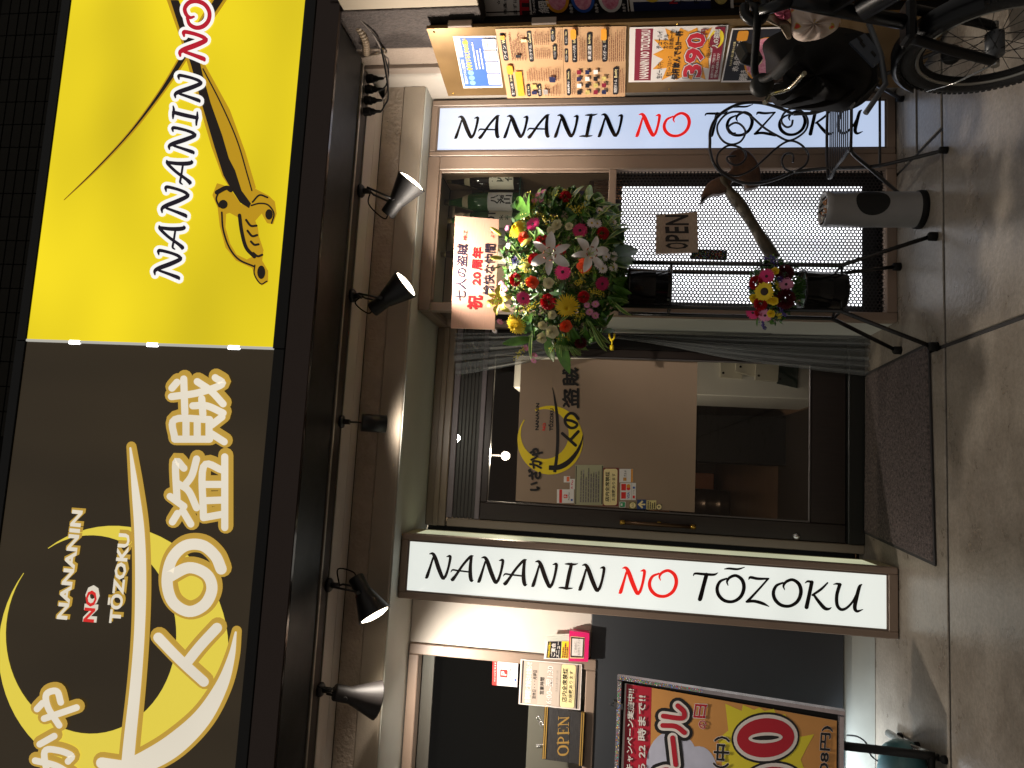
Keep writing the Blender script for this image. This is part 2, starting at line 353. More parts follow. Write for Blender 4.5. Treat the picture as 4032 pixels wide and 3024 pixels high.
# upper wall and its tiles
MB().box(-4, 6, 3.52, 3.9, 2.7, 7.5).build('upper_wall', mat('tile_backing', (15, 14, 11), .9, spec=.1), B)
M_TILE = mat('dark_wall_tile', (27, 25, 19), .8, spec=.2, var=.25, vscale=7)
tm = MB().bbox(0, .1335, -.012, 0, 0, .0575, .002)
me0 = None
for i in range(20):
    for j in range(10):
        o = None
        if me0 is None:
            o = tm.build('tile', M_TILE, B); me0 = o.data; o.location = Vector((0, 0, 0))
            for v in me0.vertices: v.co += Vector((0, 4.1, 0))
        else:
            o = bpy.data.objects.new('tile', me0); link(o, B)
        o.location = Vector((.0 + i*.1385, 3.517, 4.42 + j*.0625)) - Vector((0, 4.1, 0))
# lintel beam: rough stucco above, smooth band below
MB().bbox(-3, 1.978, LY, 3.75, 2.522, 2.63, .004).build('stucco_beam', M_STUCCO, B)
MB().bbox(-3, 1.978, LY-.006, 3.75, 2.404, 2.5215, .006).build('beam_band', M_SMOOTH, B)
MB().bbox(-3, 1.978, LY+.004, 4.3, 2.398, 2.4035, .001).build('lintel_soffit', M_SOFFIT, B)
MB().box(-3, 3.2, 3.76, 4.4, 2.41, 2.7).build('wall_core', M_BLACKMATT, B)
# canopy under the sign
MB().box(-3, 1.93, SY+.012, 3.158, 2.632, 2.70).build('canopy_soffit', M_BLACK, B)
MB().box(-3, 4.2, SY+.03, 3.49, 2.72, 2.745).build('canopy_deck', M_BLACKMATT, B)
MB().bbox(-3, 1.91, 3.1585, 3.174, 2.622, 2.66, .002).build('soffit_trim', M_ALU, B)
MB().bbox(-3, 1.90, 3.1745, 3.262, 2.630, 2.66, .002).build('lighting_track', mat('dark_bronze', (52, 42, 36), .45, metal=.3), B)
MB().bbox(-3, 1.90, 3.2625, 3.270, 2.624, 2.66, .001).build('soffit_trim', M_ALU, B)
MB().bbox(-3, 1.90, 3.2745, 3.281, 2.627, 2.66, .001).build('soffit_trim', M_ALU, B)
MB().bbox(-3, 1.90, 3.2815, 3.402, 2.630, 2.66, .002).build('soffit_panel', M_PANELW, B)
MB().bbox(-3, 1.90, 3.4055, 3.498, 2.630, 2.66, .002).build('soffit_panel', M_PANELW, B)
M_FASCIA = mat('brown_fascia_metal', (66, 56, 52), .16, metal=.8, rvar=.06, vscale=3)
MB().bbox(-3, 4.2, SY-.012, SY+.012, 2.630, 2.7445, .003).build('fascia', M_FASCIA, B)

# left wall: white panel, dark board, skirting
MB().bbox(-.99, -.706, WY, 4.3, 1.416, 2.396, .002).build('plaster_panel', M_WHITEWALL, B)
MB().bbox(-3, -.72, WY-.012, 4.3, .155, 1.4145, .003).build('dark_panel', mat('charcoal_board', (48, 51, 55), .5, rvar=.08, vscale=5), B)
MB().bbox(-3, -.72, WY, 4.3, .0, .150, .003).build('skirting', mat('grey_skirting', (172, 174, 166), .6, var=.06, vscale=6), B)
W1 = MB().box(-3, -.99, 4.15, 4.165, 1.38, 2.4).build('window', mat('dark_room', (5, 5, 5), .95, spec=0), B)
fr = MB()
fr.bbox(-1.048, -.992, WY-.02, 4.0, 1.3835, 2.392, .004); fr.bbox(-3, -1.049, WY-.02, 4.0, 2.338, 2.392, .004); fr.bbox(-3, -1.049, WY-.02, 4.0, 1.3835, 1.435, .004)
fr.build('window_frame', M_BROWN, W1)
MB().bbox(-3, -1.05, 4.005, 4.02, 2.27, 2.337, .002).build('window_rail', mat('grey_rail', (86, 80, 76), .5), W1)
MB().add([(-3, 3.985, 1.43), (-1.045, 3.985, 1.43), (-1.045, 3.985, 2.34), (-3, 3.985, 2.34)], [(0, 1, 2, 3)]).build('pane', M_GLASS, W1)
MB().bbox(-3, -1.046, 3.992, 3.998, 1.432, 1.735, .001).build('grey_film', mat('grey_film', (112, 106, 98), .55), W1)
# bay with bottles (right), its side return by the door and the pillar beyond
BL, BR = .787, 1.64
W2 = MB().box(BL+.05, BR-.04, FY+.28, FY+.30, 1.40, 2.33).build('display_window', mat('bay_back', (150, 128, 106), .7, var=.08, vscale=3), B)
fr = MB()
fr.bbox(BL, BR, FY, FY+.06, 2.33, 2.396, .004)                       # head
fr.bbox(BR-.075, BR, FY, FY+.06, .0, 2.3295, .004)                    # right post
fr.bbox(BL, BL+.045, FY, FY+.06, .0, 2.3295, .004)                    # left post
fr.bbox(BL+.0455, BR-.0755, FY+.002, FY+.06, 1.376, 1.415, .003)      # transom
fr.bbox(BL+.0455, BR-.0755, FY+.002, FY+.06, .0, .048, .003)          # sill
fr.bbox(BL+.06, BR-.0755, FY+.012, FY+.03, 2.318, 2.3295, .002); fr.bbox(BR-.087, BR-.0757, FY+.012, FY+.03, 1.4155, 2.3175, .002)
fr.build('window_frame', M_BROWN, W2)
MB().add([(BL+.04, FY+.02, 1.41), (BR-.08, FY+.02, 1.41), (BR-.08, FY+.02, 2.335), (BL+.04, FY+.02, 2.335)], [(0, 1, 2, 3)]).build('pane', M_GLASS, W2)
MB().bbox(BL+.046, BR-.078, FY+.061, FY+.28, 1.395, 1.412, .002).build('bay_shelf', mat('bay_shelf', (150, 120, 94), .5), W2)
MB().bbox(BL+.046, BR-.078, FY+.09, FY+.22, 1.893, 1.900, .001).build('glass_shelf', mat('green_glass_edge', (60, 110, 100), .1, alpha=.55), W2)
MB().bbox(BL+.05, BR-.078, FY+.062, FY+.28, 2.334, 2.345, .002).build('bay_ceiling', mat('bay_ceiling', (170, 160, 144), .6), W2)
MB().bbox(BR-.078, BR-.066, FY+.062, FY+.28, 1.413, 2.333, .002).build('bay_side', mat('bay_side', (168, 138, 112), .55), W2)
MB().bbox(BL+.05, BR-.078, FY+.268, FY+.279, 2.13, 2.20, .002).build('back_rail', mat('back_rail', (96, 78, 64), .5), W2)
# perforated sheet with a lit panel behind it
mx0, mx1, mz0, mz1 = BL+.0465, BR-.077, .049, 1.3755
pz, px_ = .0178, .0154; rr = .0061
mb = MB(); cols = int((mx1-mx0)/px_); rows = int((mz1-mz0)/pz)
for i in range(cols):
    for j in range(rows):
        cx = mx0 + (i+.5)*(mx1-mx0)/cols; cz = mz0 + (j + (.75 if i % 2 else .25))*(mz1-mz0)/rows
        dx, dz = (mx1-mx0)/cols/2, (mz1-mz0)/rows/2
        n = 12; outer = []; inner = []
        for k in range(n):
            a = 2*PI*(k+.5)/n; ca, sa = math.cos(a), math.sin(a); s_ = min(dx/abs(ca), dz/abs(sa))
            outer.append((cx+ca*s_, FY+.03, cz+sa*s_)); inner.append((cx+ca*rr, FY+.03, cz+sa*rr))
        # square cell corners keep the sheet closed
        mb.add(outer+inner, [(k, (k+1) % n, n+(k+1) % n, n+k) for k in range(n)])
        for sx, sz, k in ((1, 1, 1), (-1, 1, 3), (-1, -1, 7), (1, -1, 9)):
            mb.add([outer[k], (cx+sx*dx, FY+.03, cz+sz*dz), outer[k+1]], [(0, 1, 2)])
pm = mb.build('perforated_sheet', mat('black_perforated_steel', (24, 22, 26), .45), W2)
glow('tube_lit_panel', (248, 248, 252), 2.0, .5, uneven=.35, scale=2.2, stretch=(3.0, 1, .35))
MB().bbox(mx0+.045, mx1-.06, FY+.085, FY+.095, .135, 1.345, .002).build('light_panel', MATS['tube_lit_panel'], W2)
MB().box(mx0-.002, mx1+.002, FY+.13, FY+.14, mz0, mz1).build('panel_housing', M_BLACKMATT, W2)
# return beside the door
MB().bbox(BL-.0, BL+.04, FY+.0605, DY-.002, .0, 1.40, .002).build('return_panel', mat('pale_green_panel', (192, 194, 186), .6, var=.04, vscale=3), B)
fr = MB(); fr.bbox(BL, BL+.04, FY+.0605, DY-.002, 1.401, 1.44, .002); fr.bbox(BL, BL+.04, FY+.0605, DY-.002, 2.335, 2.396, .002); fr.bbox(BL, BL+.04, DY-.06, DY-.002, 1.441, 2.334, .002)
fr.build('return_frame', M_BROWN, B)
MB().add([(BL+.02, FY+.06, 1.44), (BL+.02, DY-.06, 1.44), (BL+.02, DY-.06, 2.335), (BL+.02, FY+.06, 2.335)], [(0, 1, 2, 3)]).build('return_pane', M_GLASS, B)
MB().box(BL+.06, 3.2, FY+.31, 4.4, 0, 2.40).build('bay_core', M_BLACKMATT, B)
# pillar beyond the right light box
MB().bbox(1.975, 3.3, 3.36, 3.66, 0, 2.72, .003).build('pillar', mat('white_jamb', (158, 150, 140), .6, var=.04, vscale=4), B)
MB().bbox(1.965, 2.3, 3.305, 3.358, 2.0, 2.70, .003).build('steel_channel', mat('grey_channel', (150, 136, 124), .45), B)
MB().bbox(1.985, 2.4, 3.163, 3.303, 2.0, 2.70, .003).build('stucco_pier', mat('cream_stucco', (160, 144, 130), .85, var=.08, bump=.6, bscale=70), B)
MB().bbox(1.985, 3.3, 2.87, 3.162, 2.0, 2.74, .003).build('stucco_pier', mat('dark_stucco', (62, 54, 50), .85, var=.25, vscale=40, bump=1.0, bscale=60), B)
MB().bbox(2.06, 3.3, 3.02, 3.33, .0, 2.0, .003).build('pier_base', M_BLACKMATT, B)
MB().bbox(1.99, 3.3, 2.60, 2.868, 2.0, 2.62, .003).build('neighbour_wall', mat('cream_wall', (150, 138, 120), .8), B)

# ---- entrance: jamb, transom, door leaf
jb = MB(); jb.bbox(-.372, -.326, DY-.02, DY+.06, 0, 2.27, .004); jb.bbox(-.372, BL-.001, DY-.02, DY+.06, 2.281, 2.396, .005); jb.bbox(-.372, BL-.001, DY-.035, DY-.021, 2.32, 2.352, .004)
jb.build('door_jamb', mat('khaki_frame', (122, 110, 94), .4, var=.05, vscale=5), B)
M_BAR = mat('lilac_grey_tape', (108, 101, 105), .5, var=.1, vscale=12)
T = MB().bbox(-.325, BL-.001, DY-.005, DY+.03, 2.2445, 2.2795, .003).build('transom', M_BAR, B)
MB().bbox(-.325, BL-.001, DY-.005, DY+.03, 2.086, 2.114, .003).build('transom_bar', M_BAR, T)
for k in range(6):
    MB().bbox(-.325, BL-.001, DY+.012, DY+.03, 2.1145+k*.0216, 2.1352+k*.0216, .003).build('shutter_slat', mat('bronze_slat', (40, 36, 34), .5, metal=.0), T)
MB().add([(-.325, DY+.004, 2.114), (BL-.001, DY+.004, 2.114), (BL-.001, DY+.004, 2.244), (-.325, DY+.004, 2.244)], [(0, 1, 2, 3)]).build('transom_pane', M_GLASS, T)
Dr = MB()
Dr.bbox(-.325, -.226, DY, DY+.045, .088, 2.085, .004); Dr.bbox(.642, .690, DY, DY+.045, .088, 2.085, .004)
Dr.bbox(-.2255, .6415, DY+.001, DY+.044, .088, .272, .004); Dr.bbox(-.2255, .6415, DY+.001, DY+.044, 2.045, 2.085, .004)
door = Dr.build('door', M_DARKWOOD, B)
gb = MB(); gb.bbox(-.2255, -.2165, DY-.004, DY+.012, .272, 2.045, .002); gb.bbox(.633, .6415, DY-.004, DY+.012, .272, 2.045, .002); gb.bbox(-.2164, .6329, DY-.004, DY+.012, .272, .281, .002)
gb.build('glazing_bead', mat('grey_bead', (94, 90, 90), .35, metal=.3), door)
MB().add([(-.222, DY+.02, .275), (.638, DY+.02, .275), (.638, DY+.02, 2.05), (-.222, DY+.02, 2.05)], [(0, 1, 2, 3)]).build('door_pane', M_GLASS, door)
P_FILM = Plane((0, DY+.016, 0), (0, -1, 0))
pr = Print(P_FILM, 0); pr.poly([(2052, 1417), (2030, 1972), (2735, 2018), (2747, 1405)])
pr.build('brown_film', mat('brown_frosted_film', (150, 130, 111), .26, spec=.35, var=.06, vscale=1.5), door)
MB().box(.6905, BL-.001, DY, DY+.05, 0, 2.085).build('side_jamb', M_BLACK, B)
MB().bbox(-.325, BL-.001, DY-.03, DY+.06, 0, .085, .004).build('door_sill', mat('door_sill', (38, 40, 38), .4, metal=.3), B)
hd = MB(); hd.tube([(-.285, DY-.05, .905), (-.285, DY-.05, 1.26)], .011, 12)
hd.tube([(-.285, DY-.05, 1.10), (-.285, DY, 1.10)], .008, 8); hd.tube([(-.285, DY-.05, 1.04), (-.285, DY, 1.04)], .008, 8)
hdl = hd.build('door_handle', mat('bronze_bar', (88, 66, 48), .3, metal=.7), door)
hc = MB(); hc.tube([(-.285, DY-.05, .878), (-.285, DY-.05, .906)], .0135, 12); hc.tube([(-.285, DY-.05, 1.259), (-.285, DY-.05, 1.287)], .0135, 12)
hc.lathe([(.0, 0), (.015, 0), (.016, .004), (.016, .006)], Matrix.Translation((-.285, DY-.002, 1.07)) @ frame_rot((0, 1, 0)), 16)
hc.build('brass_fitting', M_BRASS, door)
lk = MB(); lk.lathe([(0, -.012), (.014, -.012), (.019, -.006), (.02, 0)], Matrix.Translation((-.303, DY, .342)) @ frame_rot((0, 1, 0)), 18); lk.box(-.306, -.300, DY-.0135, DY-.012, .336, .348)
lk.build('lock', M_CHROME, door)

# ---- interior seen through the door
M_INW = mat('interior_wall', (58, 46, 38), .7, var=.1, vscale=3)
iw = MB(); iw.box(-1.6, -1.5, 4.35, 9.5, 0, 2.6); iw.box(-1.6, 2.2, 9.5, 9.6, 0, 2.6); iw.box(2.1, 2.2, 4.45, 9.5, 0, 2.6)
iw.build('interior_wall', M_INW, B)
MB().box(-1.6, 2.2, DY+.061, 9.6, 2.5, 2.6).build('interior_ceiling', mat('interior_ceiling', (18, 16, 15), .8), B)
MB().add([(-1.6, DY+.05, .02), (2.2, DY+.05, .02), (2.2, 9.6, .02), (-1.6, 9.6, .02)], [(0, 1, 2, 3)]).build('interior_floor', mat('brown_floor_tile', (112, 86, 66), .3, var=.2, vscale=4), B)
MB().box(-1.6, -.375, DY+.07, 4.34, 0, 2.5).build('wall_core', M_BLACKMATT, B)
MB().bbox(.50, .96, 4.62, 5.35, .02, 2.0, .006).build('white_partition', mat('white_partition', (206, 204, 196), .5), B)
MB().bbox(.10, .47, 5.7, 6.3, .022, 1.25, .005).build('black_cabinet', M_BLACK, B)
MB().bbox(-1.4, .49, 4.17, 5.95, .0215, .032, .004).build('entry_floor', mat('entry_floor', (40, 33, 28), .45), B)

# ------------------------------------------------------------------ big signs
SPLIT, ST, SB = .437, 3.992, 2.803
def r1(x, y): return (x*.904, y*.904)                      # coordinates noted on enlarged cut-outs of the photo
def r2_(x, y): return (x*1.0392, 1300+y*1.0392)
ys = thing('illuminated_sign', 'bright yellow backlit shop sign with crossed sabres', 'sign', (1.6, SY, SB))
glow('yellow_acrylic', (250, 224, 24), .86, .3, uneven=.26, scale=1.0, stretch=(.9, 1, 1.7), albedo=(120, 100, 12))
MB().bbox(SPLIT+.008, 2.9, SY, SY+.02, SB, ST, .002).build('yellow_panel', MATS['yellow_acrylic'], ys)
M_CASE = mat('sign_case', (10, 10, 10), .35, spec=.3, rvar=.1, vscale=15)
MB().bbox(SPLIT, 2.95, SY-.012, SY+.3, 2.746, SB-.0005, .003).build('lower_frame', M_CASE, ys)
MB().bbox(SPLIT, 2.95, SY-.004, SY+.3, ST+.0005, ST+.05, .003).build('upper_frame', M_CASE, ys)
MB().box(SPLIT+.01, 2.95, SY+.03, SY+.3, SB, ST).build('sign_back', M_CASE, ys)
MB().bbox(SPLIT-.003, SPLIT+.0075, SY-.004, SY+.01, SB, ST, .001).build('edge_strip', glow('edge_light', (225, 222, 210), .55), ys)
for k, z in enumerate((2.985, 3.37, 3.75)):
    MB().bbox(SPLIT-.009, SPLIT+.009, SY-.0045, SY+.008, z-.028, z+.028, .003).build('tube_gap', glow('bare_tube', (255, 255, 250), 4.0), ys)
GOLD = glow('gold_print', (222, 172, 22), .62); INKL = glow('lit_black_print', (26, 16, 8), .8, albedo=(10, 8, 8)); YEL2 = MATS['yellow_acrylic']; WHT = glow('white_print', (252, 250, 244), .95); NAVY = glow('navy_print', (22, 14, 30), .8, albedo=(10, 8, 14)); REDL = glow('red_print', (196, 18, 44), .8)
o0 = .001
pr = Print(P_SIGN, o0)
pr.stroke([(*r1(x, y), w_*.904) for x, y, w_ in ((278, 872, 2), (420, 737, 6), (560, 587, 9), (680, 432, 12), (770, 297, 17), (870, 130, 24), (965, -20, 30), (1060, -190, 36))], 1, cap=False)
pr.poly([r1(*p) for p in ((968, 768), (921, 640), (865, 450), (820, 290), (786, 170), (726, 0), (690, -130), (720, -130), (772, 0), (842, 160), (892, 280), (1002, 480), (1068, 660), (1114, 815), (1097, 882), (1050, 872), (1000, 817))])
pr.poly([r1(*p) for p in ((945, 798), (925, 850), (948, 905), (957, 985), (982, 1078), (1028, 1135), (1098, 1168), (1110, 1205), (1140, 1244), (1168, 1228), (1168, 1180), (1142, 1135), (1148, 1090), (1128, 1030), (1123, 990), (1112, 962), (1140, 930), (1163, 972), (1190, 977), (1205, 930), (1197, 878), (1170, 852), (1112, 822), (1098, 880), (1050, 890), (1000, 818), (970, 805))])
pr.build('sabre_emblem', GOLD, ys)
pr = Print(P_SIGN, o0+.0006)
pr.poly([r1(*p) for p in ((985, 932), (1000, 927), (1043, 950), (1048, 1010), (1066, 1080), (1098, 1118), (1075, 1130), (1030, 1108), (1002, 1060), (982, 990))])
pr.build('sabre_hollow', YEL2, ys)
pr = Print(P_SIGN, o0+.0010)
pr.stroke([(*r1(x, y), w_*.904) for x, y, w_ in ((280, 870, .8), (420, 735, 2.5), (560, 585, 3.5), (680, 430, 6), (770, 295, 10), (870, 128, 14), (965, -22, 18), (1060, -190, 22))], 1, cap=False)
pr.poly([r1(*p) for p in ((973, 764), (934, 640), (878, 450), (834, 290), (800, 180), (742, 0), (778, 0), (856, 205), (884, 330), (918, 450), (968, 590), (997, 690), (1024, 742), (1052, 830), (1093, 886), (1085, 907), (1045, 882), (1002, 815))])
for pts, w_ in ((((884, 300), (962, 450), (1032, 610), (1077, 760), (1097, 830)), 3), (((966, 925), (972, 1000), (998, 1077), (1040, 1130), (1105, 1160)), 4), (((1043, 938), (1053, 1010), (1072, 1078), (1108, 1118)), 8),
                (((1095, 895), (1130, 886), (1168, 893), (1193, 930), (1183, 972)), 3.5), (((1072, 958), (1092, 983), (1117, 983)), 5), (((1078, 1005), (1098, 1028), (1120, 1024)), 5), (((1093, 1052), (1108, 1066), (1126, 1064)), 5), (((1103, 1102), (1122, 1116), (1142, 1110)), 5),
                (((945, 838), (985, 818), (1005, 828)), 10), (((950, 842), (942, 868), (955, 900)), 4), (((1100, 880), (1130, 850), (1165, 860)), 4), (((1110, 1155), (1108, 1195), (1135, 1236), (1162, 1225)), 3)):
    pr.stroke([r1(*p) for p in pts], w_*.904)
pr.disc(*r1(972, 890), 18); pr.disc(*r1(1138, 1186), 16, 27); pr.disc(*r1(1172, 934), 15, 21)
pr.build('sabre_lines', INKL, ys)
ylet = [('N', 1215, 1092), ('A', 1088, 985), ('N', 945, 815), ('A', 805, 700), ('N', 668, 558), ('I', 545, 470), ('N', 443, 330), ('N', 262, 140), ('O', 128, 8), ('T', -100, -215), ('O', -215, -330)]
def ybase(y): return 780+(1215-y)*.1155
def yq(g, a, b): return (r1(ybase(a), a), (r1(ybase(b)-ybase(a), b-a)), r1(-112, -8))
for sl in (slice(0, 7), slice(7, 9), slice(9, 11)):
    pr = Print(P_SIGN, o0+.0022)
    for g, a, b in ylet[sl]: glyph(pr, g, yq(g, a, b), extra=15)
    pr.build('letter_outline', WHT, ys)
for sl in (slice(0, 7), slice(9, 11)):
    pr = Print(P_SIGN, o0+.0042)
    for g, a, b in ylet[sl]: glyph(pr, g, yq(g, a, b), extra=1.5)
    pr.build('lettering', NAVY, ys)
pr = Print(P_SIGN, o0+.0042)
for g, a, b in ylet[7:9]: glyph(pr, g, yq(g, a, b), extra=3)
pr.build('lettering', REDL, ys)

ds = thing('illuminated_sign', 'dark brown backlit shop sign with yellow crescent moon', 'sign', (-.6, SY, SB))
MB().bbox(-2.3, SPLIT-.004, SY+.002, SY+.02, SB-.006, ST, .002).build('dark_panel', glow('dark_acrylic', (56, 45, 28), .62, .32, uneven=.22, scale=1.8, stretch=(1.6, 1, .5), albedo=(22, 18, 14)), ds)
MB().bbox(-2.4, SPLIT-.001, SY-.012, SY+.3, 2.746, SB-.0065, .003).build('lower_frame', M_CASE, ds)
MB().bbox(-2.4, SPLIT-.001, SY-.004, SY+.3, ST+.0005, ST+.05, .003).build('upper_frame', M_CASE, ds)
MB().box(-2.4, SPLIT-.01, SY+.03, SY+.3, SB, ST).build('sign_back', M_CASE, ds)
MOON = glow('moon_yellow', (236, 214, 76), .84); OCH = glow('ochre_print', (200, 160, 62), .8); CRM = glow('cream_print', (238, 228, 208), .86, uneven=.1)
pr = Print(P_SIGN, .0)
pr.poly([r2_(*p) for p in crescent((430, 1215), 436, 474, (345, 1153), 323, 376, (95, 925), (185, 832))]); pr.build('crescent', MOON, ds)
sw = ((494, 447, 4), (512, 600, 14), (528, 760, 20), (533, 950, 22), (528, 1150, 21), (513, 1350, 22), (492, 1550, 24), (478, 1700, 25))
sh = ((893, 1145, 4), (876, 1240, 14), (838, 1350, 25), (765, 1470, 36), (660, 1570, 44), (560, 1630, 42), (470, 1665, 34))
jp = [('盗', 640, 858, 748, 480), ('賊', 645, 858, 428, 180), ('や', 140, 290, 1500, 1360), ('か', 130, 275, 1690, 1535), ('ざ', 110, 255, 1870, 1715)]
ren = [(600, 1165), (660, 1228), (712, 1278), (772, 1332)]; ren2 = [(706, 1262), (760, 1195), (822, 1128)]
no = [(640, 935), (715, 900), (782, 925), (803, 980), (775, 1040), (715, 1066), (655, 1030), (633, 955), (650, 870), (700, 818), (765, 815), (815, 855), (838, 905)]
def logo(pr, ex, dx=0, dy=0):
    pr.stroke([(*r2_(x+dx, y+dy), w_+ex) for x, y, w_ in sw], 1); pr.stroke([(*r2_(x+dx, y+dy), w_+ex) for x, y, w_ in sh], 1)
    pr.stroke([(*r2_(385+dx, 1640+dy), 22+ex), (*r2_(520+dx, 1660+dy), 22+ex)], 1)
    for st, hw in ((ren, 20), (ren2, 20), (no, 22)): pr.stroke([(*r2_(x+dx, y+dy), hw+ex) for x, y in st], 1)
    for g, xt, xb, yl, yr in jp:
        a, b = r2_(xt+dx, yl+dy), r2_(xb+dx, yr+dy); kana(pr, g, qbox(a[0], b[0], a[1], b[1]), (14 if g in '盗賊' else 13)+ex)
pr = Print(P_SIGN, .0010); logo(pr, 16, 4, -6)
pr.build('name_shadow', OCH, ds)
pr = Print(P_SIGN, .0048); logo(pr, 0); pr.build('name_strokes', CRM, ds)
def small(pr, body, x0b, y0, x1b, y1, cap, bold): text(pr, body, r2_(x0b, y0), r2_(x1b, y1), (-cap*1.0392, -4), bold)
for off, mm, nm, rows in ((.0010, OCH, 'lettering_shadow', (('NANANIN', 264, 1096, 326, 676, 54, .06), ('TŌZOKU', 466, 1106, 506, 758, 66, .06))), (.0016, CRM, 'lettering', (('NANANIN', 254, 1098, 314, 684, 40, .035), ('TŌZOKU', 456, 1112, 494, 772, 56, .035), ('NO', 366, 1108, 382, 968, 54, .09))), (.0022, glow('lit_red', (222, 40, 36), .85), 'lettering', (('NO', 356, 1108, 370, 988, 42, .03),))):
    for row in rows:
        pr = Print(P_SIGN, off); small(pr, *row); pr.build(nm, mm, ds)
for m_ in (GOLD, INKL, WHT, NAVY, REDL, CRM, OCH, MATS['lit_red']): m_.cycles.emission_sampling = 'NONE'

# ------------------------------------------------------------------ tall light boxes
LET = [('N', 1677, 1773), ('A', 1774, 1864), ('N', 1883, 1981), ('A', 1981, 2075), ('N', 2096, 2193), ('I', 2202, 2272), ('N', 2281, 2381), ('N', 2440, 2541), ('O', 2554, 2664), ('T', 2729, 2824), ('O', 2821, 2931), ('Z', 2939, 3031), ('O', 3043, 3156), ('K', 3169, 3275), ('U', 3283, 3397)]
def zrow(px): return aty(px, 2238+(px-1613)*.0755, FY).z
class Flat:
    """an upright sheet with the letters turned on their side: u runs down the box, v to the right"""
    def __init__(s, x, y): s.x = x; s.y = y
    def __call__(s, u, v, off=0.0): return Vector((s.x+v, s.y-off, -u))
def lightbox(name, label, x0, x1, xl0, xl1, deep, rgb, k, uneven):
    t = thing(name, label, 'light box', ((x0+x1)/2, FY, 0), 'tall light boxes')
    z0, z1, zl0, zl1 = .004, 2.394, .054, 2.351
    f = MB(); f.bbox(x0, xl0-.008, FY, FY+deep, z0, z1, .004); f.bbox(xl1+.008, x1, FY, FY+(.06 if deep > .1 else deep), z0, z1, .004)
    f.bbox(xl0-.0078, xl1+.0078, FY+.0002, FY+deep, zl1+.008, z1, .003); f.bbox(xl0-.0078, xl1+.0078, FY+.0002, FY+deep, z0, zl0-.008, .003)
    f.build('frame', M_BROWN, t)
    l = MB(); l.bbox(xl0-.0075, xl0-.0002, FY+.004, FY+.02, zl0-.0075, zl1+.0075, .001); l.bbox(xl1+.0002, xl1+.0075, FY+.004, FY+.02, zl0-.0075, zl1+.0075, .001); l.bbox(xl0, xl1, FY+.004, FY+.02, zl1+.0002, zl1+.0075, .001); l.bbox(xl0, xl1, FY+.004, FY+.02, zl0-.0075, zl0-.0002, .001)
    l.build('inner_lip', mat('brown_lip', (112, 97, 86), .4), t)
    MB().bbox(xl0, xl1, FY+.008, FY+.014, zl0, zl1, .001).build('lit_face', glow(name+label[:6], rgb, k, .08, uneven=uneven, scale=2.5, stretch=(.3, .3, 1.2), albedo=(150, 150, 148)), t)
    bx = xl0 + .068; cap = .126
    fl = Flat(bx, FY+.0078)
    for red, wd in ((0, range(0, 7)), (1, (7, 8)), (0, range(9, 15))):
        pr = Print(fl, .0003, 1e-4)
        for i, (g, a, b) in enumerate(LET):
            if i not in wd: continue
            za, zb = zrow(a), zrow(b); q = ((-za, 0), (za-zb, 0), (0, cap))
            glyph(pr, g, q, k=1.16)
            if i == 10: glyph(pr, 'macron', q, k=1.16)
        pr.build('lettering', mat('box_red', (214, 30, 26), .3, emit=.75, ergb=(228, 30, 24)) if red else mat('box_black', (10, 9, 12), .2), t)
    return t
lb = lightbox('light_box', 'tall white light box with sideways lettering, left of the door', -.706, -.382, -.664, -.420, WY-FY-.002, (236, 240, 232), .90, .08)
MB().bbox(-.392, -.384, FY+.075, WY-.02, .07, 2.34, .001).build('side_face', glow('side_light', (226, 228, 190), .62, .2, uneven=.2, scale=2, stretch=(1, 1, 1.5)), lb)
f = MB(); f.bbox(-.394, -.382, WY-.0198, WY-.003, .004, 2.394, .002); f.bbox(-.394, -.382, FY+.0605, WY-.02, 2.3405, 2.394, .002); f.bbox(-.394, -.382, FY+.0605, WY-.02, .004, .0695, .002); f.build('side_frame', mat('cream_side_frame', (170, 160, 124), .45), lb)
rb = lightbox('light_box', 'tall bluish white light box with sideways lettering, behind the wire chair', 1.641, 1.962, 1.678, 1.920, .30, (200, 218, 250), .82, .10)

